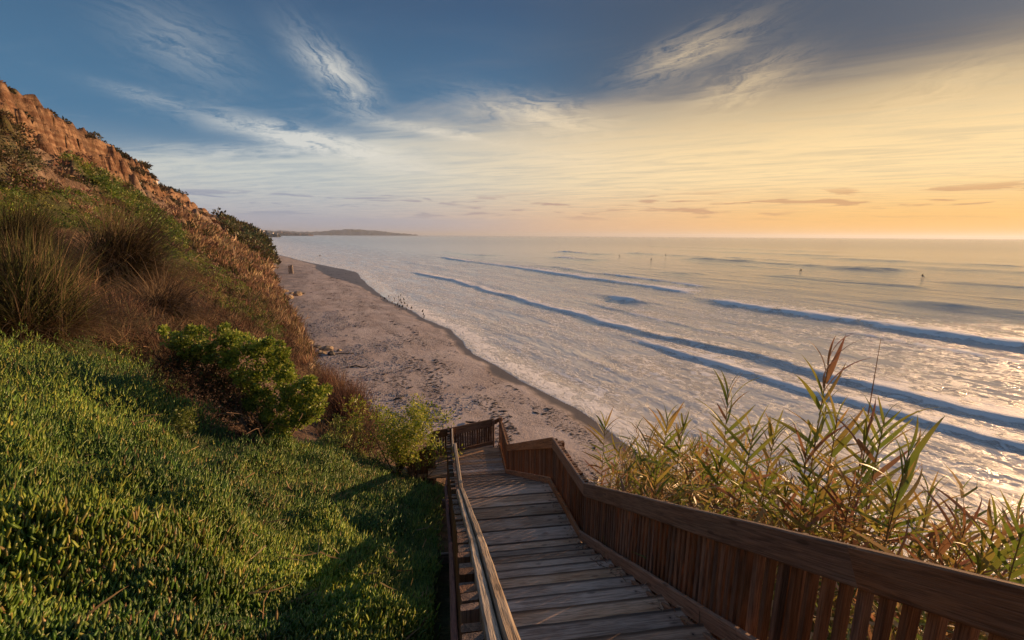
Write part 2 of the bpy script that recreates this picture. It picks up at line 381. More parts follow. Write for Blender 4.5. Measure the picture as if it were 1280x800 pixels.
# ---- sand
def sand_material():
    m, g, b, _ = material('sand')
    geo = g.new('ShaderNodeNewGeometry'); p = geo.outputs['Position']
    d = g.attr('dshore')                                   # metres inland of the waterline
    n = g.noise(p, .22, 5, .6); f = g.noise(p, 2.4, 6, .7); ff = g.noise(p, 14, 4, .7); fff = g.noise(p, 60, 3, .7)
    rot = g.new('ShaderNodeVectorRotate'); rot.rotation_type = 'Z_AXIS'; g.link(p, rot.inputs[0]); rot.inputs['Angle'].default_value = R_(-29)
    st = g.noise(g.vm('MULTIPLY', rot.outputs[0], (.5, .16, 1)), 1.0, 6, .65)
    c = g.mix(g.ss(n, .35, .65), (.48, .385, .34), (.60, .51, .465))
    c = g.mix(g.m('MULTIPLY', g.ss(ff, .5, .7), .35), c, (.20, .15, .125))
    c = g.mix(g.m('MULTIPLY', g.ss(fff, .55, .7), .3), c, (.16, .125, .105))
    # pale cobble field under the cliff
    cob = g.m('MULTIPLY', g.ss(g.m('ADD', d, g.m('MULTIPLY', f, 5)), 14, 20), g.ss(n, .38, .52))
    vo = g.new('ShaderNodeTexVoronoi'); g.link(p, vo.inputs['Vector']); vo.inputs['Scale'].default_value = 5.5
    cobc = g.mix(g.ss(vo.outputs['Distance'], .2, .55), (.42, .39, .40), (.13, .11, .11))
    c = g.mix(g.m('MULTIPLY', cob, .65), c, cobc)
    # wrack: dark speckle lines drawn out along the beach
    wr = g.m('MULTIPLY', g.ss(st, .44, .60), g.ss(g.noise(p, 6, 4, .8), .47, .57))
    c = g.mix(g.m('MULTIPLY', wr, .72), c, (.045, .034, .030))
    wet = g.ss(g.m('ADD', g.m('ADD', d, g.attr('wetoff')), g.m('MULTIPLY', g.m('SUBTRACT', n, .5), 3.0)), .6, -.4)
    c = g.mix(g.m('MULTIPLY', wet, .85), c, (.085, .062, .05))
    g.link(c, b.inputs['Base Color'])
    g.link(g.m('SUBTRACT', .9, g.m('MULTIPLY', wet, .40)), b.inputs['Roughness'])
    h = g.m('ADD', g.m('MULTIPLY', f, 1.0), g.m('ADD', g.m('MULTIPLY', ff, .45), g.m('MULTIPLY', fff, .12)))
    h = g.m('MULTIPLY', h, g.m('SUBTRACT', 1.0, g.m('MULTIPLY', wet, .93)))
    g.link(g.bump(h, 1.0, .10), b.inputs['Normal'])
sand_material()

# ---- water
def water_material():
    m, g, b, out = material('sea_water')
    geo = g.new('ShaderNodeNewGeometry'); p = geo.outputs['Position']
    rot = g.new('ShaderNodeVectorRotate'); rot.rotation_type = 'Z_AXIS'; g.link(p, rot.inputs[0]); rot.inputs['Angle'].default_value = R_(-29)
    q = rot.outputs[0]                                       # x = across the beach, y = along it
    dist = g.vm('LENGTH', g.vm('SUBTRACT', p, (0, 0, EYE)))
    foam_a = g.attr('foam'); shal = g.attr('shallow')
    lace = g.noise(g.vm('MULTIPLY', q, (.5, .32, 1)), 2.2, 7, .72, 1.6)
    lace2 = g.noise(g.vm('MULTIPLY', q, (.5, .22, 1)), .42, 6, .65, 1.2)
    fm = g.ss(g.m('ADD', g.m('MULTIPLY', foam_a, 1.0), g.m('MULTIPLY', g.m('SUBTRACT', lace, .5), 1.7)), .36, .62)
    lz = g.m('MULTIPLY', g.m('MULTIPLY', g.ss(lace, .47, .56), g.ss(lace2, .38, .54)), g.m('MULTIPLY', shal, 1.0))
    foam = g.m('MAXIMUM', fm, lz, clamp=True)
    # milky, sandy water close in; green-grey outside
    base = g.mix(shal, (.31, .33, .345), (.68, .65, .62))
    base = g.mix(g.m('MULTIPLY', g.ss(lace2, .45, .65), g.m('MULTIPLY', shal, .5)), base, (.40, .31, .26))
    col = g.mix(foam, base, (.90, .87, .84))
    g.link(col, b.inputs['Base Color']); b.inputs['IOR'].default_value = 1.33
    g.link(g.m('ADD', g.m('ADD', .10, g.ss(dist, 60, 900, 0, .08)), g.m('MULTIPLY', foam, .6)), b.inputs['Roughness'])
    b.inputs['Specular IOR Level'].default_value = 1.0
    r1 = g.noise(g.vm('MULTIPLY', q, (1.0, .42, 1)), .9, 6, .62, .6)
    r2 = g.noise(g.vm('MULTIPLY', q, (1.0, .55, 1)), 4.5, 4, .6, .3)
    r3 = g.noise(g.vm('MULTIPLY', q, (1.0, .30, 1)), .13, 4, .55, .4)
    r4 = g.noise(g.vm('MULTIPLY', q, (1.0, .28, 1)), .40, 5, .6, .5)
    h = g.m('ADD', g.m('MULTIPLY', r1, .30), g.m('ADD', g.m('MULTIPLY', r2, .07), g.m('ADD', g.m('MULTIPLY', r3, 2.0), g.m('MULTIPLY', r4, .25))))
    h = g.m('MULTIPLY', h, g.ss(g.attr('film'), 0, 1, 1.0, .12))
    h = g.m('MULTIPLY', h, g.ss(dist, 40, 600, 1.0, .22))
    h = g.m('ADD', h, g.m('MULTIPLY', foam, g.m('MULTIPLY', lace, .30)))
    g.link(g.bump(h, .85, .55), b.inputs['Normal'])
water_material()

# ---- hillside ground
def hill_material():
    m, g, b, _ = material('hillside_ground')
    geo = g.new('ShaderNodeNewGeometry'); p = geo.outputs['Position']
    veg = g.attr('veg'); brn = g.attr('scrub'); up = g.attr('cliff')
    n = g.noise(p, .35, 6, .62); f = g.noise(p, 1.7, 6, .65); ff = g.noise(p, 7, 5, .65)
    rot = g.new('ShaderNodeVectorRotate'); rot.rotation_type = 'Z_AXIS'; g.link(p, rot.inputs[0]); rot.inputs['Angle'].default_value = R_(-29)
    run = g.noise(g.vm('MULTIPLY', rot.outputs[0], (.12, 1.1, .12)), 1.0, 6, .65, .6)
    lay = g.noise(g.vm('MULTIPLY', p, (.05, .05, 1.6)), 1.0, 5, .65)
    soil = g.mix(g.ss(run, .35, .65), (.22, .15, .11), (.39, .285, .21))
    cl = g.mix(g.ss(lay, .4, .6), (.20, .105, .06), (.41, .255, .155))
    cl = g.mix(g.m('MULTIPLY', g.ss(run, .55, .38), .7), cl, (.13, .06, .035))
    c = g.mix(up, soil, cl)
    c = g.mix(g.m('MULTIPLY', g.ss(f, .48, .62), .45), c, (.11, .075, .045))
    c = g.mix(g.m('MULTIPLY', brn, g.ss(f, .25, .5)), c, g.mix(g.ss(ff, .4, .6), (.06, .036, .024), (.13, .08, .05)))
    gcol = g.mix(g.ss(f, .35, .65), (.022, .038, .010), (.055, .085, .018))
    c = g.mix(g.m('MULTIPLY', veg, g.ss(n, .1, .4)), c, gcol)
    g.link(c, b.inputs['Base Color']); b.inputs['Roughness'].default_value = .95; b.inputs['Specular IOR Level'].default_value = .2
    h = g.m('ADD', g.m('MULTIPLY', f, 1.0), g.m('ADD', g.m('MULTIPLY', ff, .4), g.m('MULTIPLY', run, 1.4)))
    g.link(g.bump(h, .9, .35), b.inputs['Normal'])
hill_material()

# ------------------------------------------------------------------ zones of the hillside (outlines surveyed from the camera, kept as marks on the ground)
def inside(poly, x, y):
    r = np.zeros(np.shape(x), bool); m_ = len(poly)
    for i in range(m_):
        x0, y0 = poly[i]; x1, y1 = poly[(i+1) % m_]
        c = ((y0 > y) != (y1 > y)) & (x < (x1-x0)*(y-y0)/((y1-y0) or 1e-9)+x0); r ^= c
    return r
ICE = [(-900, 330), (-300, 380), (30, 412), (110, 412), (190, 450), (235, 520), (300, 560), (400, 555), (425, 535), (455, 570), (520, 592), (548, 600), (562, 700), (700, 1200), (900, 2600), (-3000, 2600)]
GREEN = [(-600, 60), (-20, 215), (60, 228), (110, 246), (150, 235), (210, 270), (260, 320), (335, 372), (372, 420), (340, 425), (235, 365), (150, 300), (80, 285), (-10, 290), (-900, 300)]
SWATH = [(80, 195), (110, 205), (180, 245), (240, 300), (225, 312), (160, 270), (110, 225)]
OLIVE = [(-600, -40), (-10, 130), (30, 165), (48, 200), (40, 240), (-10, 240), (-600, 80)]
GOLD = [(215, 265), (270, 290), (330, 330), (385, 450), (375, 455), (345, 400), (290, 340), (240, 315)]
TOPV = [(270, 268), (292, 270), (334, 300), (342, 330), (325, 322), (290, 296)]
STAIRU = R_(-8.16)
U2 = np.array([math.sin(STAIRU), math.cos(STAIRU)]); T2 = np.array([math.cos(STAIRU), -math.sin(STAIRU)])

# ------------------------------------------------------------------ hillside
def hillside():
    w = np.concatenate([np.arange(-25, 14, .22), np.arange(14, 60, .34), np.arange(60, 150, .40), np.arange(150, 330, 1.6), np.arange(330, 470, 12)])
    n = np.concatenate([np.arange(-22, -9, .6), np.arange(-9, 26, .22), np.arange(26, 90, 3)])
    Wg, Ng = np.meshgrid(w, n, indexing='ij')
    Z = height(Wg, Ng); X, Y = wn2xy(Wg, Ng)
    # under the stairs the ground is cut back so that no tread is buried
    s_ = X*U2[0]+Y*U2[1]; t_ = X*T2[0]+Y*T2[1]
    fl = tread_plane(s_)-.45
    k = np.clip(1-np.maximum(np.maximum(-.35-t_, t_-2.1), 0)/1.6, 0, 1)*((s_ > -6) & (s_ < 15))
    Z = np.where(k > 0, np.minimum(Z, fl+(1-k)*3), Z)
    px_, py_ = proj(X, Y, Z); vis = Y > .3
    veg = np.zeros_like(Z); br = np.zeros_like(Z)
    for P_, v in ((ICE, .9), (GREEN, .8), (SWATH, .9), (TOPV, .75), (OLIVE, .6)): veg = np.where(vis & inside(P_, px_, py_), v, veg)
    veg = np.where(~vis, .8, veg); br = np.where(vis & inside(GOLD, px_, py_), .5, br)
    br = np.where((veg < .1) & (Wg < 45) & (Z < EYE+1), .9, br)
    br = np.maximum(br, np.clip(.75*fbm(Wg/8, Ng/4+7, 3)*2, 0, .8)*(veg < .1))
    veg = np.where(Ng > 24.5, .7, veg)
    cl = np.clip((Ng-17.5)/2.5, 0, 1)*np.clip((Wg-30)/10, 0, 1)
    me = np_mesh('hillside', np.stack([X.ravel(), Y.ravel(), Z.ravel()], 1), grid_faces(len(w), len(n)), MATS['hillside_ground'], True,
                 dict(veg=veg.ravel(), scrub=br.ravel(), cliff=cl.ravel()))
    add('hillside', me, kind='structure', label='eroded coastal bluff of orange sandstone and green slopes')

# ------------------------------------------------------------------ beach
def beach():
    w = np.concatenate([np.arange(-60, 10, 1.2), np.arange(10, 90, .4), np.arange(90, 200, .9), np.arange(200, 520, 4)])
    n = np.concatenate([np.arange(-60, -26, 2), np.arange(-26, 4, .3), np.arange(4, 30, 3)])
    Wg, Ng = np.meshgrid(w, n, indexing='ij'); X, Y = wn2xy(Wg, Ng); Z = sand_z(Wg, Ng)
    d = Ng-shore(Wg)
    wetoff = -10.0*np.exp(-((Wg-158)/34.)**2)-1.0
    me = np_mesh('beach', np.stack([X.ravel(), Y.ravel(), Z.ravel()], 1), grid_faces(len(w), len(n)), MATS['sand'], True, dict(dshore=d.ravel(), wetoff=wetoff.ravel()))
    add('beach', me, kind='structure', label='sandy beach strewn with kelp and cobbles')
    # sea bed far out so that nothing opens below the water
    v = [(-27000, -27000, -6), (27000, -27000, -6), (27000, 27000, -6), (-27000, 27000, -6)]
    add('sea_bed', np_mesh('sea_bed', v, [(0, 1, 2, 3)], MATS['sand']), kind='structure')

# ------------------------------------------------------------------ sea
# (n of crest, w from, w to, height, length of face, foam, curvature)
WAVES = [(-44, -60, 154, .32, .85, 1.3, .0), (-38.5, -60, 46, .24, .65, 1.2, .04), (-31, 20, 75, .04, .6, .0, .02), (-27.5, -10, 60, .05, .5, .25, .0), (-24.0, -30, 72, .05, .5, .5, .0),
         (-34, -20, 34, .05, .7, .0, .05), (-84, 62, 250, .46, 1.6, 1.3, .05), (-99, 70, 170, .32, 1.6, .8, .03), (-53, 20, 74, .14, .8, .55, .02), (-68, -20, 40, .2, 1.2, .5, .0), (-240, 120, 260, .7, 6, .3, .03), (-79, -40, 66, .66, 2.0, 1.05, -.02), (-112, 10, 46, .60, 4.0, .0, .0), (-64, 56, 78, .5, 1.8, .9, .0),
         (-150, 44, 96, .55, 5, .0, .03), (-214, 72, 185, 1.25, 7.5, .0, .06), (-186, 95, 150, .5, 5, .0, .05), (-128, 96, 122, .55, 5, .2, .05),
         (-95, 132, 175, .5, 4, .4, .03), (-150, 178, 230, .6, 5, .6, .03), (-205, 235, 300, .9, 6, .6, .03), (-120, 250, 330, .6, 5, .5, 0), (-60, 150, 230, .25, 2.4, .4, 0), (-300, 60, 160, .7, 8, 0, .04),
         (-135, 10, 40, .5, 5, 0, .02), (-175, 20, 60, .5, 6, 0, .02), (-250, 20, 110, .6, 8, 0, .02), (-50.5, 84, 120, .22, 2, .3, 0), (-340, 150, 300, .8, 9, .0, .03), (-430, 200, 420, .9, 10, .1, .03)]
def sea():
    az = np.radians(np.concatenate([np.arange(-62, -36, 1.0), np.arange(-36, 52, .105), np.arange(52, 150, 1.2)]))
    r = [9.0]
    while r[-1] < 26000:
        r.append(r[-1]*1.0068 if r[-1] < 420 else r[-1]*1.02)
    r = np.array(r)
    A, Rr = np.meshgrid(az, r, indexing='ij'); X = Rr*np.sin(A); Y = Rr*np.cos(A)
    w, n = xy2wn(X, Y); z = np.zeros_like(X); foam = np.zeros_like(X)
    res = np.clip(Rr*.004, .05, 6)
    for i, (nc, w0, w1, hgt, ln, fo, cv) in enumerate(WAVES):
        c = nc+1.7*fbm(w/24., w*0+i*3.7, 3)*(1+abs(nc)/90)+.9*fbm(w/6.5, w*0+i, 3)*(ln > .8)+.45*fbm(w/1.6, n/3., 3)-cv*(w-w0)*.35
        e = np.clip((w-w0)/9, 0, 1)*np.clip((w1-w)/14, 0, 1); e = e*e*(3-2*e)
        e = e*((.85+.3*np.clip(fbm(w/11., w*0+i*1.9+40, 3)+.45, 0, 1)) if fo > 1 else (.6+.8*np.clip(fbm(w/11., w*0+i*1.9+40, 3)+.45, 0, 1)))
        d = n-c                                                   # >0: shoreward of the crest
        d = d+.30*ln*fbm(w/2.2+i, n/2.2, 3)*(fo > .5)
        prof = np.where(d > 0, np.exp(-(d/ln)**2), np.exp(-(np.abs(d)/(ln*2.6))**1.4))
        trough = -.22*np.exp(-((d-ln*2.4)/(ln*1.2))**2)
        z += hgt*.85*e*(prof+trough)
        if fo:
            brk = np.clip(fbm(w/17., w*0+i*5.3+11, 3)*2.0+.75+fo*.5, 0, 1)
            back = np.exp(-np.abs(np.minimum(d, 0))/(ln*(1.2+4.6*(fo > 1))))*.66
            front = np.clip(1.25-np.abs(d-ln*.35)/(ln*1.0), 0, 1)
            foam = np.maximum(foam, fo*e*brk*np.where(d > 0, front, np.maximum(back, np.clip(1-np.abs(d)/(ln*.7), 0, 1))))
    foam = foam*(.72+1.1*np.clip(fbm(w/1.1, n/1.5, 4)+.25, -.4, .6))
    d = n-shore(w)
    out = np.clip(-d/8, 0, 1)
    z = z*out + .05*fbm(w/6, n/2.2, 3)*out*np.clip(1-Rr/300, 0, 1) + .16*fbm(w/22, n/7., 3)*np.clip(-d/60, 0, 1)*np.clip(1-Rr/1500, 0, 1)
    ns = fbm(w/1.3, n/1.3, 3)
    foam = np.maximum(foam, .66*np.exp(-((d+1.3+1.6*fbm(w/3, n/9, 2))/2.3)**2)*np.clip((115-w)/40, 0, 1))
    foam = np.maximum(foam, .44*np.clip(1+(d)/22, 0, 1)*np.clip((60-w)/30, 0, 1)*np.clip(-d/3, 0, 1))
    shal = np.clip(1+(d+14)/95., 0, 1)**1.3; film = np.clip(1+d/5., 0, 1)
    z = np.where(d > 0, -.02-.03*d, z+.010)
    me = np_mesh('sea', np.stack([X.ravel(), Y.ravel(), z.ravel()], 1), grid_faces(len(az), len(r))[:, ::-1], MATS['sea_water'], True,
                 dict(foam=foam.ravel(), shallow=shal.ravel(), film=film.ravel()))
    add('sea', me, kind='structure', label='ocean with long breaking waves under a low sun')

# ------------------------------------------------------------------ stairs
SL = .5174; RISE = .1552
def tread_plane(s_):
    """height of the walking line of the stairs at distance s along them"""
    s_ = np.asarray(s_, float)
    return EYE+np.where(s_ < 5.56, -(1.483+SL*s_), np.where(s_ < 7.05, -4.36, np.where(s_ < 11.6, -4.36-.525*(s_-7.05), -6.75)))
def rail_z(s_):
    if s_ < 5.56: return EYE-(.618+SL*s_)
    if s_ < 7.05: return EYE-3.495
    if s_ < 11.6: return EYE-3.495-.527*(s_-7.05)
    return EYE-5.895
def knee_z(s_): return rail_z(s_)-.772+.01
RT_S, RT_T = [-2, 5.56, 7.02, 11.6, 13.4], [1.85, 1.85, 1.73, 1.535, 1.53]       # inner face of the right rail
LT_S, LT_T = [-2, 3.0, 5.7, 7.0, 13.2], [.14, .14, .09, .02, -.03]                # between the doubled left rails
def rt(s_): return float(np.interp(s_, RT_S, RT_T))
def lt(s_): return float(np.interp(s_, LT_S, LT_T))
def P3(s_, t_, z_): return Vector((U2[0]*s_+T2[0]*t_, U2[1]*s_+T2[1]*t_, z_))
def board_mesh(name, L, wy, hz, mat, ch=.006, seg=1, wob=0.0, rnd=random):
    """a sawn board along local X, edges eased, a little out of true"""
    prof = [(-wy/2+ch, -hz/2), (wy/2-ch, -hz/2), (wy/2, -hz/2+ch), (wy/2, hz/2-ch), (wy/2-ch, hz/2), (-wy/2+ch, hz/2), (-wy/2, hz/2-ch), (-wy/2, -hz/2+ch)]
    V = []
    for i in range(seg+1):
        x = -L/2+L*i/seg; jy, jz, js = rnd.uniform(-wob, wob), rnd.uniform(-wob, wob)*.6, 1+rnd.uniform(-wob, wob)*1.2
        for (y, z) in prof: V.append((x, y*js+jy+rnd.uniform(-wob, wob)*.3, z*js+jz+rnd.uniform(-wob, wob)*.3))
    F = []
    for i in range(seg):
        for k in range(8): a = i*8+k; b_ = i*8+(k+1) % 8; F.append((a, b_, b_+8, a+8))
    F = [tuple(f) for f in F]+[tuple(range(7, -1, -1)), tuple(range(seg*8, seg*8+8))]
    me = bpy.data.meshes.new(name); me.from_pydata(V, [], F); me.materials.append(MATS[mat]); me.update(); return me
def beam(name, p, q, wy, hz, mat, parent, side=None, seg=1, wob=0.0, ch=.006, me=None, ext=0.0):
    """board from p to q; `side` is the horizontal direction of its width"""
    d = q-p; L = d.length+ext; x = d.normalized()
    if side is None: side = Vector((-x.y, x.x, 0))
    y = (side-x*side.dot(x)).normalized(); z = x.cross(y)
    if z.z < 0 and abs(x.z) < .95: y, z = -y, -z
    if me is None: me = board_mesh(name, L, wy, hz, mat, ch, seg, wob)
    o = add(name, me, parent)
    mt = Matrix((x, y, z)).transposed().to_4x4(); mt.translation = (p+q)/2
    o.matrix_local = Matrix.Translation(-parent.location) @ mt
    return o

def stairs():
    base = P3(12.5, .8, EYE-6.75)
    root = empty('beach_stairway', base, 'weathered brown wooden stairway with slatted railings leading down to the beach', 'stairway')
    T3 = Vector((T2[0], T2[1], 0)); U3 = Vector((U2[0], U2[1], 0))
    # --- treads and landing planks
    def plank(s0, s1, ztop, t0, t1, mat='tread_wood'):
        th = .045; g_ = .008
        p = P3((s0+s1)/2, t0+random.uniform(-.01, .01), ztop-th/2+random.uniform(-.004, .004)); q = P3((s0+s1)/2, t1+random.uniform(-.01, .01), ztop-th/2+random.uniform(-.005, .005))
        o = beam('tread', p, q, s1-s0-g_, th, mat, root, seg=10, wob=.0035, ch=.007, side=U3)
        return o
    s_ = 5.56; z = EYE-4.36; k = 0
    while s_ > -1.6:
        if k > 0: plank(s_-.325, s_, z, lt(s_)-.075, rt(s_)-.035)
        k += 1; s_ -= .30; z += RISE
    for a, b in zip(np.linspace(5.27, 7.05, 7)[:-1], np.linspace(5.27, 7.05, 7)[1:]):
        plank(a, b, EYE-4.36, lt(a)-.07, rt(a)-.035)
    s_ = 7.05; z = EYE-4.36
    for i in range(15):
        s_ += .303; z -= .1593
        plank(s_-.325, s_, z, lt(s_)-.07, rt(s_)-.03)
    zl = EYE-6.75
    e = np.linspace(11.6, 13.5, 14)
    for a, b in zip(e[:-1], e[1:]):
        t1 = 1.50 if b < 13.3 else 1.3
        plank(a, b, zl, -.72, t1)
    # --- stringers below the treads and the toe boards above them
    def run(name, S_, tf, zf, wy, hz, mat, seg=8, wob=.004, side=T3, dt=0.0):
        for a, b in zip(S_[:-1], S_[1:]):
            beam(name, P3(a, tf(a)+dt, zf(a)-hz/2), P3(b, tf(b)+dt, zf(b)-hz/2), wy, hz, mat, root, side=T3, seg=max(1, int(seg*(b-a)/2)), wob=wob, ext=.035, ch=.008)
    KS = [-1.6, 2.2, 5.56, 7.05, 11.6, 13.36]
    run('toe_board', KS, rt, knee_z, .042, .135, 'rail_wood', dt=-.022)
    run('stringer', [-1.6, 5.50, 7.05, 11.6, 13.36], rt, lambda s: float(tread_plane(s))-.06, .045, .24, 'rail_wood', dt=-.07)
    run('stringer', [-1.6, 5.50, 7.05, 11.6, 13.36], lt, lambda s: float(tread_plane(s))-.06, .045, .24, 'rail_wood', dt=-.04)
    # --- right handrail: one wide board on edge inside the balusters
    RS = [-1.6, 1.55, 5.56, 7.05, 11.62, 13.42]
    run('handrail', RS, rt, rail_z, .042, .185, 'rail_wood', dt=.021, seg=6, wob=.003)
    # --- left handrail: two boards on edge with a gap, worn round and grey
    LS = [-1.6, 2.55, 5.66]
    run('handrail', LS, lt, rail_z, .046, .16, 'grey_rail_wood', dt=.026, seg=9, wob=.0022)
    run('handrail', LS, lt, lambda s: rail_z(s)-.012, .044, .16, 'grey_rail_wood', dt=-.026, seg=9, wob=.0022)
    run('handrail', [5.66, 7.05, 11.6, 13.2], lt, rail_z, .05, .15, 'grey_rail_wood', dt=.02, seg=8, wob=.004)
    # --- outer red board low on the left side
    run('skirt_board', [-1.6, 2.4, 5.6], lambda s: lt(s)-.152, lambda s: rail_z(s)-.80, .05, .24, 'red_wood', seg=6)
    run('skirt_board', [5.6, 7.05, 11.6], lambda s: lt(s)-.152, lambda s: rail_z(s)-.80, .045, .20, 'red_wood', seg=6)
    # --- balusters (a few shared meshes)
    BL = 1.0
    bal = [board_mesh('baluster', BL, (.040+.002*i), .070, 'baluster_wood', .004, 2, .0025) for i in range(5)]
    bal3 = [board_mesh('baluster', BL, (.030+.003*i), .070, 'baluster_wood', .004, 2, .003) for i in range(5)]
    bal2 = [board_mesh('baluster', BL, (.040+.002*i), .052, 'baluster_wood', .004, 2, .0025) for i in range(5)]
    def baluster(s_, t_, ztop, size=1.0):
        me = random.choice(bal2 if (t_ > 1 and s_ < 2.3) else (bal3 if (t_ < 1 and s_ < 7) else bal))
        tw = random.uniform(-.06, .06)
        o = add('baluster', me, root)
        x = (Vector((0, 0, -1))+Vector((random.uniform(-.008, .008), random.uniform(-.008, .008), 0))).normalized()
        y = (U3+T3*tw); y = (y-x*y.dot(x)).normalized(); zz = x.cross(y)
        mt = Matrix((x, y, zz)).transposed().to_4x4()
        mt.translation = P3(s_, t_, ztop-BL/2)
        o.matrix_local = Matrix.Translation(-base) @ mt
    s_ = .2
    while s_ < 13.2:
        baluster(s_, rt(s_)+(.071 if s_ < 2.3 else .079), rail_z(s_)-.012-random.uniform(0, .02)); s_ += .096 if s_ < 2.3 else (.073 if s_ < 7.1 else .085)
    s_ = .02
    while s_ < 13.1:
        baluster(s_, lt(s_)-.087, rail_z(s_)-.004-random.uniform(0, .05)); s_ += .116 if s_ < 7 else .12
    # --- posts
    def post(s_, t_, z0, z1, w_=.09, mat='rail_wood'):
        beam('post', P3(s_, t_, z0), P3(s_, t_, z1), w_, w_, mat, root, side=T3, wob=.002, ch=.008)
    for s_ in (2.0, 5.62, 7.0, 9.3, 11.62):
        post(s_, rt(s_)+.165, rail_z(s_)-2.6, rail_z(s_)-.06); post(s_, lt(s_)+.12, float(tread_plane(s_))-2.0, float(tread_plane(s_))-.07)
    # --- far landing: end railing, two tall posts, and the rail of the flight that turns away
    zr = EYE-5.895
    A = P3(13.40, 1.42, zr); B = P3(13.40, -1.52, zr)
    post(13.36, 1.56, EYE-9.4, zr+.10, .10); post(13.40, 1.33, EYE-8, zr-.01, .07)
    # the short sloping cap at the corner
    beam('handrail', P3(13.40, 1.30, zr-.10), P3(13.40, 1.62, zr+.03), .042, .13, 'rail_wood', root, side=U3, seg=2, wob=.002)
    beam('handrail', P3(13.45, 1.33, zr-.10), P3(12.98, .10, zr-.10), .042, .25, 'rail_wood', root, side=U3, seg=4, wob=.003)
    beam('handrail', P3(12.98, .10, zr-.105), P3(12.80, -.62, zr-.13), .042, .25, 'rail_wood', root, side=U3, seg=4, wob=.003)
    beam('toe_board', P3(13.42, 1.30, zr-.80), P3(12.80, -.62, zr-.84), .042, .12, 'rail_wood', root, side=U3, seg=4, wob=.003)
    m_ = 25
    for i in range(m_):
        f = i/(m_-1); s0 = 13.46-(13.46-12.80)*f
        baluster(s0+.045, 1.26-(1.26+.60)*f, zr-.13-.03*f)
    # rail of the lower flight, seen over the end of the landing
    beam('handrail', P3(12.15, -.55, zr-.16), P3(12.05, -1.3, zr-.50), .042, .18, 'rail_wood', root, side=U3, seg=4, wob=.003)
    for i in range(12): baluster(12.15-.1*i/11, -.60-.68*i/11, zr-.20-.33*i/11)
    post(12.15, -.55, EYE-9.2, zr-.14, .09); post(12.80, -.68, EYE-9.2, zr-.14, .09)
    s0, z0 = -1.6, zl
    for k in range(9):
        z0 -= .16; t0 = -.75-.29*k
        beam('tread', P3(11.95, t0-.15, z0), P3(13.2, t0-.15, z0), .29, .045, 'tread_wood', root, side=T3, seg=3, wob=.003)
    # deck joists and braces under the landings
    for s0, z0 in ((5.6, EYE-4.5), (6.9, EYE-4.5), (11.8, EYE-6.9), (13.2, EYE-6.9)):
        beam('joist', P3(s0, -.2, z0-.02), P3(s0, 1.75, z0-.02), .04, .16, 'rail_wood', root, side=U3)
    for s0, t0, zt in ((11.8, -.6, EYE-6.85), (12.9, -.6, EYE-6.85), (13.2, 1.3, EYE-6.85)):
        post(s0, t0, zt-4.5, zt-.02, .11)
    # nail heads down the treads
    for o in list(root.children):
        pass
stairs()
hillside(); beach(); sea()

# ------------------------------------------------------------------ leaf factories (numpy)
def rotmats(dirs, roll):
    """frames whose first axis is `dirs`"""
    x = dirs/np.linalg.norm(dirs, axis=1, keepdims=True)
    ref = np.where(np.abs(x[:, 2:3]) > .95, np.array([[1., 0, 0]]), np.array([[0, 0, 1.]]))
    y = np.cross(ref, x); y /= np.linalg.norm(y, axis=1, keepdims=True); z = np.cross(x, y)
    c, s_ = np.cos(roll)[:, None], np.sin(roll)[:, None]
    return np.stack([x, y*c+z*s_, -y*s_+z*c], 2)
def stamp(TV, TF, pos, M, scale, tint):
    """copies of a template (verts TV, tris TF) at pos with frame M and scale"""
    N = len(pos); k = len(TV)
    V = np.einsum('nij,nkj->nki', M, TV[None]*scale[:, None, :])+pos[:, None, :]
    F = TF[None]+(np.arange(N)*k)[:, None, None]
    return V.reshape(-1, 3), F.reshape(-1, TF.shape[1]), np.repeat(tint, k, 0)
FING = np.array([(0, .5, -.29), (0, -.5, -.29), (0, 0, .58), (.6, .55, -.1), (.6, -.55, -.1), (.6, 0, .75), (1, 0, .35)]) * np.array([1, .17, .17])
FINGF = np.array([(0, 1, 4), (0, 4, 3), (1, 2, 5), (1, 5, 4), (2, 0, 3), (2, 3, 5), (3, 4, 6), (4, 5, 6), (5, 3, 6)])
FING3 = np.array([(.1, .6, -.35), (.1, -.6, -.35), (.1, 0, .7), (1.1, 0, .2)])*np.array([1, .17, .17]); FING3F = np.array([(0, 1, 3), (1, 2, 3), (2, 0, 3)])
LEAF = np.array([(0, 0, 0), (.45, .28, .05), (.45, -.28, .05), (.5, 0, -.04), (1, 0, -.08)]); LEAFF = np.array([(0, 3, 1), (0, 2, 3), (1, 3, 4), (3, 2, 4)])
BLADE = np.array([(0, .5, 0), (0, -.5, 0), (.5, .42, .10), (.5, -.42, .10), (.85, .2, .02), (.85, -.2, .02), (1.05, 0, -.12)]) * np.array([1, .05, 1])
BLADEF = np.array([(0, 1, 3), (0, 3, 2), (2, 3, 5), (2, 5, 4), (4, 5, 6)])
def pick(cols, n, jit=.25, p=None):
    c = np.array(cols)[RNG.choice(len(cols), n, p=p)]
    return np.clip(c*(1+RNG.uniform(-jit, jit, (n, 1)))*(1+RNG.uniform(-.08, .08, (n, 3))), 0, 1)
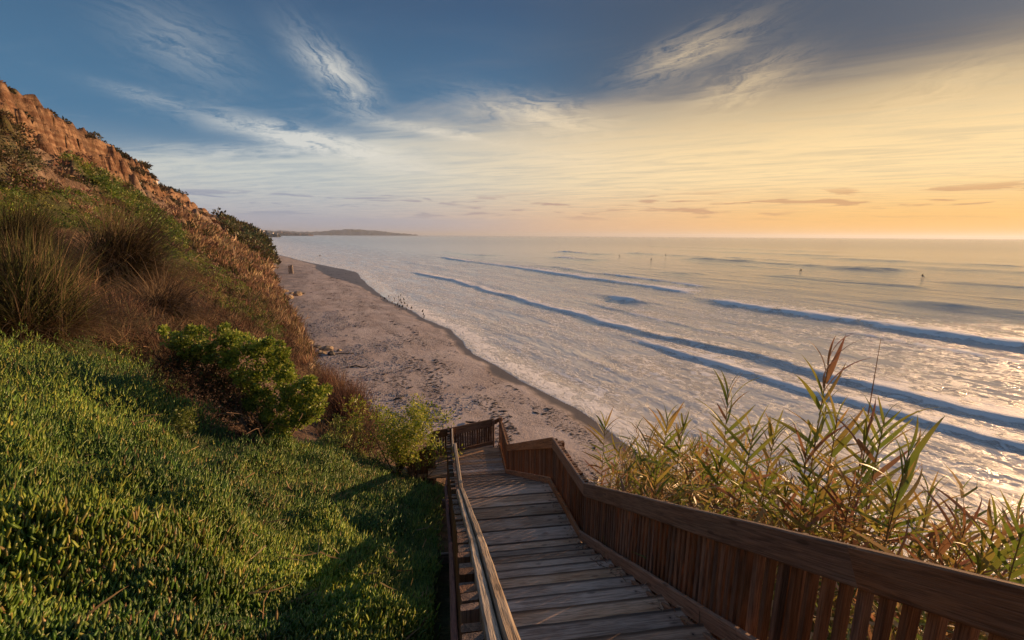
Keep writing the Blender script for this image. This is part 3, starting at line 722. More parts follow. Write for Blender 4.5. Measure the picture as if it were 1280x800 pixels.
def hill_points(n, poly, dmin=2.0, dmax=30.0, azr=(-66, 6), power=1.0, ymax=None, cond=None):
    """points on the hillside, denser close by"""
    out = []; tot = 0
    for _ in range(60):
        m_ = n*3; a = np.radians(RNG.uniform(*azr, m_)); u = RNG.random(m_)
        d = 1/(1/dmin+u*(1/dmax-1/dmin)) if power == 1 else np.sqrt(dmin**2+u*(dmax**2-dmin**2))
        x, y = d*np.sin(a), d*np.cos(a); w, nn = xy2wn(x, y); z = height(w, nn)
        px_, py_ = proj(x, y, z); ok = inside(poly, px_, py_)
        s_ = x*U2[0]+y*U2[1]; t_ = x*T2[0]+y*T2[1]
        ok &= ~((t_ > -.30) & (s_ < 13.8)) & ~((t_ > -1.9) & (s_ > 11.4) & (s_ < 14)) & (w < 290)
        if cond is not None: ok &= cond(w, nn, z)
        out.append(np.stack([x, y, z], 1)[ok]); tot += ok.sum()
        if tot >= n: break
    p = np.concatenate(out)[:n] if tot else np.zeros((0, 3)); return p
def normals(p):
    w, n = xy2wn(p[:, 0], p[:, 1]); e = .3
    dzw = (height(w+e, n)-height(w-e, n))/(2*e); dzn = (height(w, n+e)-height(w, n-e))/(2*e)
    N = np.stack([-dzw*WV[0]-dzn*NV[0], -dzw*WV[1]-dzn*NV[1], np.ones(len(w))], 1)
    return N/np.linalg.norm(N, axis=1, keepdims=True)

# ---- ice plant carpet
def ice_plant():
    c = hill_points(52000, ICE, 2.0, 26.0)
    d = np.linalg.norm(c[:, :2], axis=1); N = normals(c)
    # mounds: the carpet rolls in cushions
    lift = .04+.50*np.clip(fbm(c[:, 0]/.6, c[:, 1]/.6, 3)+.22, 0, .8)+.35*fbm(c[:, 0]/1.7, c[:, 1]/1.7, 3)
    k = 6; pos = np.repeat(c, k, 0); nn = np.repeat(N, k, 0); dd = np.repeat(d, k)
    L = (.064+.0030*np.repeat(d, k))*RNG.uniform(.65, 1.25, len(pos))
    pos = pos+nn*(np.repeat(lift, k)*RNG.uniform(.15, 1.0, len(pos)))[:, None]+RNG.normal(0, .03+.002*dd[:, None], (len(pos), 3))*np.array([1, 1, .3])
    dirs = np.array([[.12, .05, 1.0]])+nn*.25+RNG.normal(0, .36, (len(pos), 3))
    M = rotmats(dirs, RNG.uniform(0, 6.28, len(pos)))
    patch = fbm(pos[:, 0]/1.4+9, pos[:, 1]/1.4, 3)
    t = pick([(.16, .27, .035), (.21, .31, .04), (.28, .33, .05), (.09, .17, .025)], len(pos), .25)
    pt = fbm(c[:, 0]/1.1+3, c[:, 1]/1.1, 4); t = t*np.repeat(np.stack([.85+1.1*pt, .85+.8*pt, .85+.6*pt], 1).clip(.3, 1.5), k, 0)
    red = RNG.random(len(pos)) < .02+.10*np.clip(patch*2.2, 0, 1)+.08*(patch > .42); t[red] = pick([(.32, .24, .08), (.26, .17, .07), (.38, .34, .08)], red.sum())
    nr = dd < 4.2; S3 = np.stack([L, L*1.18, L*1.18], 1)
    V, F, T_ = stamp(FING, FINGF, pos[nr], M[nr], S3[nr], t[nr])
    V2, F2, T2_ = stamp(FING3, FING3F, pos[~nr], M[~nr], S3[~nr], t[~nr])
    V, F, T_ = np.concatenate([V, V2]), np.concatenate([F, F2+len(V)]), np.concatenate([T_, T2_])
    # leaf tips a little paler
    add('ice_plant', np_mesh('ice_plant', V, F, MATS['ice_plant_leaf'], True, dict(tint=T_)), kind='stuff', label='dense carpet of fleshy green ice plant covering the slope left of the stairs', category='ice plant')
    # dry stems and leaves caught in it
    c = hill_points(420, ICE, 2.2, 14); N = normals(c); c = c+N*.2
    dirs = RNG.normal(0, 1, (len(c), 3))*np.array([1, 1, .25]); M = rotmats(dirs, RNG.uniform(0, 6, len(c)))
    L = RNG.uniform(.08, .3, len(c))
    V, F, T_ = stamp(BLADE, BLADEF, c, M, np.stack([L, L*1.2, L], 1), pick([(.42, .30, .17), (.30, .18, .10)], len(c)))
    add('dry_litter', np_mesh('dry_litter', V, F, MATS['dry'], False, dict(tint=T_)), kind='stuff', label='dry straws lying on the ice plant', category='plant litter')
ice_plant()

# ---- brush over the rest of the slope
def tufts(name, label, pts, kinds, L, nblade, spread, mat, kindtmpl='leaf', updir=.8, rad=1.0, cat='scrub', minpx=0.0):
    if not len(pts): return
    d = np.linalg.norm(pts[:, :2], axis=1); k = nblade; pos = np.repeat(pts, k, 0); dd = np.repeat(d, k); N = np.repeat(normals(pts), k, 0)
    sc = L*RNG.uniform(.6, 1.3, len(pos))*(1+dd*.010)
    size = np.repeat(RNG.uniform(.5, 1.3, len(pts)), k)*rad*(1+dd*.004)
    if kindtmpl == 'leaf':
        off = RNG.normal(0, 1, (len(pos), 3)); off /= np.linalg.norm(off, axis=1, keepdims=True); off[:, 2] = np.abs(off[:, 2])*.9
        r = size*RNG.uniform(.55, 1.0, len(pos)); pos2 = pos+off*r[:, None]+N*0
        dirs = off+RNG.normal(0, .6, off.shape)+np.array([[0, 0, .3]])
        tv, tf = LEAF, LEAFF
        S3 = np.stack([sc, sc, sc], 1)
    else:
        pos2 = pos+RNG.normal(0, 1, (len(pos), 3))*np.array([1, 1, .15])*(size*.35)[:, None]
        dirs = RNG.normal(0, spread, (len(pos), 3))+np.array([[0, 0, updir]])+N*.4
        tv, tf = BLADE, BLADEF; sc = sc*size
        wd = np.maximum(1, dd*.035); S3 = np.stack([sc, sc*wd*.8, sc], 1)
    M = rotmats(dirs, RNG.uniform(0, 6.28, len(pos)))
    clump = pick(kinds, len(pts), .25); t = np.repeat(clump, k, 0)*(1+RNG.uniform(-.25, .25, (len(pos), 1)))
    V, F, T_ = stamp(tv, tf, pos2, M, S3, np.clip(t, 0, 1))
    add(name, np_mesh(name, V, F, MATS[mat], False, dict(tint=T_)), kind='stuff', label=label, category=cat)
ALL = [(-900, -400), (1280, -400), (1280, 2600), (-900, 2600)]
GRN = [(.12, .19, .03), (.18, .23, .035), (.08, .14, .025), (.24, .24, .06)]
BRN = [(.22, .115, .08), (.17, .09, .065), (.30, .18, .11), (.12, .07, .05)]
GLD = [(.42, .28, .16), (.33, .20, .12), (.50, .37, .22), (.25, .15, .10)]
OLV = [(.09, .085, .03), (.06, .065, .022), (.12, .10, .04), (.10, .06, .035)]
tufts('green_ground_cover', 'low green ground cover on the middle of the bluff slope', hill_points(6500, GREEN, 11, 95), GRN, .105, 40, .5, 'leaf', rad=.42, cat='ground cover')
tufts('green_gully_cover', 'green strip of plants running down the bare bluff', hill_points(1100, SWATH, 30, 130), GRN, .16, 36, .5, 'leaf', rad=.6, cat='ground cover')
tufts('olive_scrub', 'dark olive scrub high on the slope at the left edge', hill_points(900, OLIVE, 18, 110), OLV, .15, 60, .5, 'leaf', rad=.75)
tufts('bluff_top_scrub', 'dark scrub on the far shoulder of the bluff', hill_points(900, TOPV, 60, 290, (-36, -20)), OLV+[(.05, .08, .025)], .40, 26, .5, 'leaf', rad=1.3)
tufts('golden_grass', 'dry golden grass and brush along the foot of the bluff', hill_points(2600, GOLD, 25, 200, (-50, -14)), GLD+BRN[:2]+OLV[:2], .42, 26, .6, 'dry', 'blade')
tufts('slope_brush', 'dark brown brush in streaks down the bare slope', hill_points(900, ALL, 40, 190, (-60, -22), power=2, cond=lambda w, n, z: (n > 3) & (n < 20) & (w > 40) & (fbm(w/3+n*.35, n/14, 3) > .16)), BRN+OLV, .16, 44, .6, 'leaf', rad=.6)
tufts('dry_grass_slope', 'dry brown grass scattered over the bare slope', hill_points(1500, ALL, 25, 190, (-60, -20), cond=lambda w, n, z: (z < EYE+8) & (n > -1.5) & (w > 24) & (fbm(w/5, n/5, 3) > .10)), BRN+GLD[:2], .30, 14, .7, 'dry', 'blade')
BROWNZ = [(130, 330), (235, 335), (300, 350), (350, 400), (392, 450), (460, 520), (452, 560), (420, 560), (380, 470), (300, 420), (215, 425), (200, 500), (180, 445), (110, 425), (140, 370)]
tufts('brown_scrub', 'tangle of dead reddish brown brush above the ice plant', hill_points(2600, BROWNZ, 9, 60, (-60, -10)), [tuple(c*.55 for c in q) for q in BRN]+[(.15, .12, .07), (.06, .06, .03), (.24, .17, .10)], .36, 40, .9, 'dry', 'blade', .5)
tufts('brown_scrub_leaves', 'small green leaves sprouting in the dead brush', hill_points(520, BROWNZ, 9, 60, (-60, -10)), GRN+OLV, .06, 26, .5, 'leaf', rad=.34, cat='leaves')
def cliff_brow():
    """bushes along the cliff top"""
    w = np.concatenate([RNG.uniform(50, 76, 70), RNG.uniform(82, 116, 26), RNG.uniform(116, 139, 150), RNG.uniform(139, 215, 60)]); m_ = len(w)
    n = np.where(RNG.random(m_) < .5, RNG.uniform(23.0, 25.5, m_), RNG.uniform(24, 34, m_)); n[96:246] = RNG.uniform(20.5, 27, 150); w[200:246] = RNG.uniform(133, 143, 46); n[200:246] = RNG.uniform(17.5, 24, 46)
    x, y = wn2xy(w, n); p = np.stack([x, y, height(w, n)], 1)
    tufts('cliff_top_brush', 'dark brush growing along the brow of the cliff', p, [(.06, .055, .03), (.08, .065, .035), (.05, .05, .025), (.09, .06, .04)], .20, 64, .5, 'leaf', rad=.62)
cliff_brow()

# ------------------------------------------------------------------ individual plants
def tube_mesh(name, paths, mat):
    """tapering branches: each path is a list of (point, radius)"""
    V, F = [], []
    for path in paths:
        b0 = len(V)
        for i, (p, r) in enumerate(path):
            a = path[min(i+1, len(path)-1)][0]-path[max(i-1, 0)][0]; a.normalize()
            u = a.orthogonal().normalized(); v = a.cross(u)
            for k in range(5): V.append(p+(u*math.cos(k*1.2566)+v*math.sin(k*1.2566))*r)
        for i in range(len(path)-1):
            for k in range(5): F.append((b0+i*5+k, b0+i*5+(k+1) % 5, b0+i*5+5+(k+1) % 5, b0+i*5+5+k))
    me = bpy.data.meshes.new(name); me.from_pydata([tuple(v) for v in V], [], F); me.materials.append(MATS[mat])
    for p in me.polygons: p.use_smooth = True
    return me
def branches(n, h, spread, r0=.02, rnd=random, lean=(0, 0)):
    P_, tips = [], []
    for i in range(n):
        a = rnd.uniform(0, 6.28); L = h*rnd.uniform(.7, 1.1); p = Vector((rnd.uniform(-.1, .1), rnd.uniform(-.1, .1), -.1))
        d = Vector((math.cos(a)*spread+lean[0], math.sin(a)*spread+lean[1], 1)).normalized(); path = [(p.copy(), r0)]
        for k in range(6):
            d = (d+Vector((rnd.uniform(-.3, .3), rnd.uniform(-.3, .3), rnd.uniform(-.15, .25)))).normalized(); p = p+d*L/6
            path.append((p.copy(), r0*(1-(k+1)/7)))
            if k > 1:
                q = p.copy(); e = (d+Vector((rnd.uniform(-.9, .9), rnd.uniform(-.9, .9), rnd.uniform(-.2, .5)))).normalized()
                sub = [(q.copy(), r0*.4)]
                for _ in range(3): e = (e+Vector((rnd.uniform(-.3, .3),)*3)).normalized(); q = q+e*L*.11; sub.append((q.copy(), r0*.2))
                P_.append(sub); tips.append(q.copy())
        P_.append(path); tips.append(p.copy())
    return P_, tips
def leaf_cloud(name, centres, radii, count, L, cols, mat, parent, flatz=.8, hollow=.55, wid=1.0):
    c = np.array([tuple(v) for v in centres]); idx = RNG.integers(0, len(c), count)
    off = RNG.normal(0, 1, (count, 3)); off /= np.linalg.norm(off, axis=1, keepdims=True)
    r = np.array(radii)[idx]*RNG.uniform(hollow, 1.05, count)
    pos = c[idx]+off*r[:, None]*np.array([1, 1, flatz])
    dirs = off+RNG.normal(0, .7, (count, 3))+np.array([[0, 0, .35]]); M = rotmats(dirs, RNG.uniform(0, 6.28, count))
    s_ = L*RNG.uniform(.6, 1.3, count)
    V, F, T_ = stamp(LEAF, LEAFF, pos, M, np.stack([s_, s_*wid, s_], 1), pick(cols, count))
    return add(name, np_mesh(name, V, F, MATS[mat], False, dict(tint=T_)), parent)

# big green shrub with its bare brown underside
def big_shrub():
    b = on_hill(335, 560); Zc = (b-Vector((0, 0, EYE))).length
    root = empty('green_shrub', b, 'large leafy green shrub with bare brown twigs beneath, standing above the ice plant', 'shrub')
    r_ = random.Random(5)
    B, tips = branches(22, 1.6, 1.0, .028, r_)
    root_px = [(x, y, r) for (x, y, r) in ((215, 425, 9), (232, 421, 8), (245, 428, 10), (262, 424, 12), (285, 421, 9), (296, 430, 13), (308, 428, 10), (318, 440, 15), (300, 452, 14), (332, 448, 13), (322, 466, 12), (345, 462, 14), (340, 480, 15), (360, 474, 13), (372, 488, 14), (356, 495, 15), (386, 492, 12), (396, 503, 10), (390, 518, 11), (374, 508, 13), (348, 512, 14), (360, 526, 11), (344, 530, 10), (352, 545, 9), (376, 526, 8), (302, 470, 10), (232, 434, 8), (272, 436, 9), (398, 492, 7), (384, 481, 8), (330, 436, 8), (348, 452, 8), (312, 486, 8), (328, 500, 9), (284, 450, 8), (258, 446, 7), (240, 444, 6), (334, 522, 8), (310, 505, 6))]
    root_px += [(x+r_.uniform(-1, 1)*r*1.5, y+r_.uniform(-1.2, .9)*r*1.3, r_.uniform(3, 5.5)) for (x, y, r) in root_px for _ in range(2)]
    k = ray(335, 520); Zd = b.y/ray(335, 560)[1]
    C_, R2 = [], []
    for (x, y, r) in root_px:
        for dz in (0.0, .5):
            Z = Zd-.35+dz+r_.uniform(-.2, .2)+(350-x)*.002
            C_.append(at(x, y, Z)-b); R2.append(r*1.18/FPX*Z)
    leaf_cloud('foliage', C_, R2, 26000, .070, [(.20, .28, .035), (.28, .34, .05), (.13, .20, .03), (.36, .38, .08)], 'leaf', root, .9, .45)
    add('branches', tube_mesh('branches', B, 'bark'), root)
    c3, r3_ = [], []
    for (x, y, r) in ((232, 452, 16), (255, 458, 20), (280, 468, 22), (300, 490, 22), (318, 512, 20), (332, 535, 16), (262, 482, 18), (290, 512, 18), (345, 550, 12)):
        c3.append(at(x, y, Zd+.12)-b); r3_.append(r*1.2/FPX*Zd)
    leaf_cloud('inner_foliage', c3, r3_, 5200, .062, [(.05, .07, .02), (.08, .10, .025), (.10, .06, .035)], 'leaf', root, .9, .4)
    # dead twigs of the underside
    C2, R3 = [], []
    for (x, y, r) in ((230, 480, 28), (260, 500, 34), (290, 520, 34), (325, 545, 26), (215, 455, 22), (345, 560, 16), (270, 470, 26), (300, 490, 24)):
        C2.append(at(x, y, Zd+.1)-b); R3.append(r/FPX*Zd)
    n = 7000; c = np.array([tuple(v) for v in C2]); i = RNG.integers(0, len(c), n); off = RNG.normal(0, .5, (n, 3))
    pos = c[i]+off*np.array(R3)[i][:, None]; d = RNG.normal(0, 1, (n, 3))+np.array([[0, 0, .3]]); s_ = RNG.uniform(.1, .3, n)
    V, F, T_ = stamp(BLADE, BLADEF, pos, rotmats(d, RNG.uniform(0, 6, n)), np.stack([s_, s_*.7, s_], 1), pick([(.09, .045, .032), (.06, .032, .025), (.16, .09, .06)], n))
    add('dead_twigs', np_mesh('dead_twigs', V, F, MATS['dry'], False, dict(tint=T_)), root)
big_shrub()

def small_shrub(name, px_, py_, hpx, wpx, label, cols, L, count, cat='shrub', dead=False, Z=None, bare=.5):
    b = on_hill(px_, py_) if Z is None else at(px_, py_, Z)
    Zd = b.y/ray(px_, py_)[1]; h = hpx/FPX*Zd*1.06; wd = wpx/FPX*Zd/2
    r_ = random.Random(int(px_*7+py_)); root = empty(name, b, label, cat)
    B, tips = branches(9 if not dead else 5, h*.95, wd/h*1.1, max(.006, h*.012), r_)
    tips = [Vector((t.x, t.y, min(t.z, h))) for t in tips]
    add('branches', tube_mesh('branches', B, 'bark'), root)
    if dead:
        n = count; a = RNG.uniform(0, 6.28, n); s_ = h*RNG.uniform(.55, 1.15, n); sp = wd/h*1.3
        d = np.stack([np.cos(a)*sp*RNG.random(n), np.sin(a)*sp*RNG.random(n), np.full(n, 1.0)], 1)+RNG.normal(0, .12, (n, 3))
        pos = RNG.normal(0, wd*.25, (n, 3))*np.array([1, 1, .1])
        V, F, T_ = stamp(BLADE, BLADEF, pos, rotmats(d, RNG.uniform(0, 6, n)), np.stack([s_, s_*.25, s_*.8], 1), pick(cols, n))
        add('stems', np_mesh('stems', V, F, MATS['dry'], False, dict(tint=T_)), root)
    else:
        leaf_cloud('foliage', tips, [h*.16]*len(tips), count, L, cols, 'leaf', root, .9, .2, .8)
    return root
LIME = [(.38, .40, .05), (.26, .32, .04), (.46, .44, .08), (.17, .24, .035)]
small_shrub('lime_shrub', 498, 592, 84, 78, 'airy lime green shrub with thin crooked stems beside the lower landing', LIME, .085, 4200)
small_shrub('lime_shrub', 524, 600, 62, 66, 'small lime green shrub against the left side of the lower landing', LIME[1:], .075, 2600)
small_shrub('green_bush', 425, 552, 30, 52, 'low dark green bush at the top edge of the ice plant', GRN, .07, 1500, 'bush')
small_shrub('broom_bush', 438, 545, 62, 40, 'dry reddish brown broom-like bush near the beach edge', BRN, .1, 1500, 'bush', True)
small_shrub('broom_bush', 412, 520, 55, 36, 'dry brown tufted bush under the lower end of the big shrub', BRN+GLD[:1], .1, 1100, 'bush', True)
small_shrub('sprig_bush', 225, 545, 34, 44, 'small yellowish green sprig bush standing up out of the ice plant', [(.18, .21, .04), (.11, .15, .03)], .055, 900, 'bush')

# long-leaved grass clumps at the left
def grass_clump(px_, py_, rpx, label, cols, n, droop=.9, squash=1.0, seed=1, lean=(0, 0), width=.010):
    b = on_hill(px_, py_); Zd = b.y/ray(px_, py_)[1]; L0 = rpx/FPX*Zd*1.15
    g_ = np.random.default_rng(seed); root = empty('grass_clump', b, label, 'grass clump', None)
    segs = 7; V, F, T_ = [], [], []
    a = g_.uniform(0, 6.28, n); el = np.radians(g_.uniform(18, 88, n)); L = L0*g_.uniform(.6, 1.15, n)
    tc = np.array(cols)[g_.integers(0, len(cols), n)]*(1+g_.uniform(-.3, .3, (n, 1)))
    low = el < R_(42); tc[low] = np.array([(.17, .11, .065)])*(1+g_.uniform(-.3, .3, (low.sum(), 1)))
    p = np.stack([g_.normal(0, L0*.10, n), g_.normal(0, L0*.10, n), np.zeros(n)], 1)
    d = np.stack([np.cos(a)*np.cos(el)+lean[0], np.sin(a)*np.cos(el)+lean[1], np.sin(el)*squash], 1); d /= np.linalg.norm(d, axis=1, keepdims=True)
    side = np.stack([-np.sin(a), np.cos(a), np.zeros(n)], 1); rows = []
    for k in range(segs+1):
        f = k/segs; wv = width*(1-f**2)*Zd/9+.0008
        rows.append((p-side*wv/2, p+side*wv/2))
        d = d+np.array([[0, 0, -droop/segs*(.4+f)]])+g_.normal(0, .03, d.shape); d /= np.linalg.norm(d, axis=1, keepdims=True)
        p = p+d*(L/segs)[:, None]
    V = np.stack([np.stack(r, 1) for r in rows], 1).reshape(n, -1, 3)     # n, (segs+1)*2, 3
    q = np.array([(2*k, 2*k+1, 2*k+3, 2*k+2) for k in range(segs)])
    F = (q[None]+(np.arange(n)*(segs+1)*2)[:, None, None]).reshape(-1, 4)
    add('blades', np_mesh('blades', V.reshape(-1, 3), F, MATS['dry'], False, dict(tint=np.repeat(np.clip(tc, 0, 1), (segs+1)*2, 0))), root)
GC = [(.12, .14, .045), (.22, .19, .08), (.08, .09, .03), (.28, .19, .11), (.09, .06, .04), (.05, .05, .025)]
grass_clump(42, 428, 122, 'big rounded clump of long olive grass at the left edge', GC, 4600, 1.0, seed=2, width=.017)
grass_clump(150, 350, 96, 'drooping dark brown grass clump right of the big olive one', [(.07, .05, .03), (.11, .08, .045), (.16, .11, .07), (.09, .075, .03)], 2800, 1.5, .8, seed=3, lean=(.35, -.1), width=.017)
grass_clump(200, 400, 70, 'dry hanging grass clump falling toward the big shrub', [(.13, .09, .06), (.18, .13, .08), (.08, .055, .04)], 1400, 1.5, .7, seed=4, lean=(.4, -.2), width=.016)
grass_clump(30, 330, 78, 'dark grass clump on the slope behind the big olive one', [(.06, .05, .025), (.10, .085, .04)], 2400, 1.2, .9, seed=6, lean=(.2, 0))

# ------------------------------------------------------------------ reeds
def reed_leaf_mesh(L, wd, droop, twist, mat, seed):
    r = random.Random(seed); V, F = [], []; n = 8; x = z = 0.0; a = 0.0
    for i in range(n+1):
        f = i/n; ww = wd*(.55+.9*f if f < .25 else 1.0*(1-((f-.25)/.75)**1.8)*.775+.001); tw = twist*f
        c, s_ = math.cos(tw), math.sin(tw)
        for sy, lift in ((-1, .18), (0, 0), (1, .18)): V.append((x, sy*ww/2*c-lift*ww*s_*abs(sy), z+lift*ww*c*abs(sy)+sy*ww/2*s_))
        a -= droop/n*(.4+1.3*f); x += math.cos(a)*L/n; z += math.sin(a)*L/n
    for i in range(n):
        for k in (0, 1): F.append((i*3+k, i*3+k+1, i*3+k+4, i*3+k+3))
    me = bpy.data.meshes.new('leaf'); me.from_pydata(V, [], F); me.materials.append(MATS[mat])
    for p in me.polygons: p.use_smooth = True
    return me
LM = {m: [reed_leaf_mesh(L, wd, dr, tw, m, i) for i, (L, wd, dr, tw) in enumerate(((.52, .058, .30, .3), (.60, .064, .6, -.4), (.44, .054, .12, .2), (.68, .058, 1.0, .6), (.56, .048, .4, -.7)))]
      for m in ('reed_green', 'reed_yellow', 'reed_dry')}
def cane(tx, ty, Z, label, nl=15, lean=(0, 0), style='green', seed=0, fan=1.0, size=1.0, plane=None, group=None, step=.054):
    r = random.Random(seed+int(tx)); top = at(tx, ty, Z); top.z -= .22*size
    bx, by = top.x-lean[0]*2, top.y-lean[1]*2; bz = ground(bx, by)-.1; b = Vector((bx, by, bz))
    root = empty('giant_reed', b, label, 'reed', group)
    H = top-b; n = 12; path = [(Vector((H.x*(k/n)**1.6, H.y*(k/n)**1.6, H.z*k/n)), .011*(1-.55*k/n)*size) for k in range(n+1)]
    add('stalk', tube_mesh('stalk', [path], 'reed_stalk'), root)
    ax = plane if plane is not None else r.uniform(-.5, .5)       # plane of the two leaf ranks, near square to the view
    h = H.z; i = 0; up = h
    nl = int(nl*1.8)
    while i < nl and up > .3:
        f = up/h; pos = Vector((H.x*f**1.6, H.y*f**1.6, up))
        sgn = 1 if i % 2 == 0 else -1; rel = i/nl
        ang = R_(78-min(44, i*3.4)*fan)+r.uniform(-.12, .12)                     # steep at the tip, spreading lower down
        azm = ax+(0 if sgn > 0 else math.pi)+r.uniform(-.45, .45)
        if style == 'green': m = 'reed_green' if r.random() < .72-.5*rel else ('reed_yellow' if r.random() < .6 else 'reed_dry')
        elif style == 'dry': m = 'reed_dry' if r.random() < .75 else 'reed_yellow'
        elif style == 'mixed': m = ('reed_dry' if i < 7 else 'reed_green') if r.random() < .8 else 'reed_yellow'
        else: m = r.choice(['reed_yellow', 'reed_green', 'reed_yellow'])
        if rel > .7 and r.random() < .6: m = 'reed_dry'
        me = r.choice(LM[m]); o = add('leaf', me, root)
        o.location = pos; o.rotation_euler = Euler((r.choice((-1, 1))*r.uniform(.45, 1.35), -ang, azm), 'XYZ')
        s_ = size*r.uniform(.85, 1.25)*(.55+.45*min(1, i/4)); o.scale = (s_, s_*.95, s_)
        up -= step*size*r.uniform(.7, 1.25)*(1+i*.03); i += 1
    return root
G = 'giant reeds growing behind the right railing'
CANES = [
    (757, 518, 7.6, 'small open reed standing alone over the sand, leftmost of the reeds', 13, (.02, 0), 'yellow', 1, 1.1, .75),
    (790, 560, 7.0, 'short yellow reed just right of the lone small one', 12, (.05, 0), 'yellow', 2, .9, .9),
    (812, 535, 6.9, 'bushy green reed near the bend of the railing', 14, (-.05, 0), 'yellow', 3, 1, .95),
    (836, 508, 7.0, 'reed with crowded pale leaves left of the tall slim one', 16, (.05, 0), 'yellow', 4, .9, .95),
    (856, 512, 6.6, 'reed leaning right with feathered leaves', 16, (.08, 0), 'green', 5, 1, .95),
    (880, 570, 6.2, 'short green reed low between two taller ones', 12, (-.04, 0), 'green', 6, 1, .9),
    (912, 474, 6.0, 'tall slim green reed rising over the foam', 20, (-.04, 0), 'green', 7, .8, .95),
    (902, 560, 5.6, 'reed with stiff dark green leaves in front of the tall slim one', 13, (.03, 0), 'green', 8, 1.1, 1.0),
    (945, 517, 5.2, 'reed with a wide fan of bright leaves', 14, (.10, 0), 'green', 9, 1.25, 1.1),
    (972, 520, 5.5, 'reed with a drooping pale plume of leaves', 14, (.10, 0), 'yellow', 10, .9, 1.0),
    (1012, 535, 4.6, 'reed with upright narrow leaves left of the tallest', 12, (-.05, 0), 'green', 11, .7, .95),
    (1040, 424, 4.9, 'tallest reed with a purplish dry top', 24, (.03, 0), 'mixed', 12, .85, 1.1),
    (1050, 500, 4.7, 'leafy reed close behind the tallest one', 14, (.0, 0), 'yellow', 13, 1, .95),
    (1088, 515, 4.6, 'reed with bright upright leaves below the bare spike', 14, (-.04, 0), 'green', 14, 1, 1.0),
    (1110, 500, 4.6, 'reed with reddish leaf tips beside the bare spike', 14, (.04, 0), 'green', 15, .9, .95),
    (1142, 535, 4.0, 'reed with the broadest green leaves, right of centre', 12, (.08, 0), 'green', 16, 1.0, 1.0),
    (1068, 590, 4.3, 'thin dry reed low beneath the tallest one', 12, (.02, 0), 'dry', 17, 1, .9),
    (1180, 655, 3.7, 'dry drooping reed behind the rail', 10, (.05, 0), 'dry', 18, 1.2, .8),
    (1212, 634, 3.6, 'withered reed with curled brown leaves', 11, (.04, 0), 'dry', 19, .8, .75),
    (1252, 622, 3.5, 'green reed near the right edge of view', 12, (.02, 0), 'green', 20, 1.1, .9),
    (1284, 640, 3.3, 'rightmost reed, half out of view', 12, (.03, 0), 'green', 21, 1.1, .85),
    (1165, 600, 4.4, 'single bare-stemmed reed with few leaves', 8, (-.03, 0), 'yellow', 22, 1.2, .8),
    (822, 570, 6.3, 'low pale reed in front of the bushy ones near the railing bend', 12, (.03, 0), 'yellow', 24, 1.1, 1.0),
    (868, 545, 6.9, 'feathery reed between the leaning one and the tall slim one', 13, (-.03, 0), 'yellow', 25, 1, .95),
    (928, 556, 5.9, 'bright reed right behind the stiff dark one', 13, (.05, 0), 'yellow', 26, 1, 1.0),
    (958, 585, 5.1, 'green reed with arching leaves low in the middle', 12, (-.04, 0), 'green', 27, 1.2, 1.0),
    (1026, 585, 4.6, 'short yellowish reed at the foot of the tallest one', 12, (.03, 0), 'yellow', 28, 1.2, .95),
    (1122, 590, 4.3, 'low green reed below the one with reddish tips', 12, (-.02, 0), 'green', 29, 1.2, .9),
    (1196, 690, 3.5, 'small straw coloured reed just above the rail', 10, (.03, 0), 'dry', 30, 1.2, .75),
    (1232, 668, 3.5, 'small green reed left of the one near the right edge', 11, (-.03, 0), 'green', 31, 1.2, .8),
    (985, 600, 5.0, 'short leafy reed in the middle of the stand', 12, (.03, 0), 'green', 23, 1.1, .95),
]
for (tx, ty, Z, lab, nl, ln, sty, sd_, fan, size) in CANES:
    cane(tx, ty, Z, lab, nl, ln, sty, sd_, fan, size, group=G)
# the bare spike: one rolled, unopened shoot
def spike():
    top = at(1101, 424, 4.7); b = Vector((top.x, top.y, ground(top.x, top.y))); H = top.z-b.z
    root = empty('reed_spike', b, 'bare straight reed spike standing up beside the tallest reed', 'reed', G)
    add('stalk', tube_mesh('stalk', [[(Vector((.0, 0, H*k/10)), .010*(1-k/10)**.5+.002) for k in range(11)]], 'reed_dry'), root)
spike()
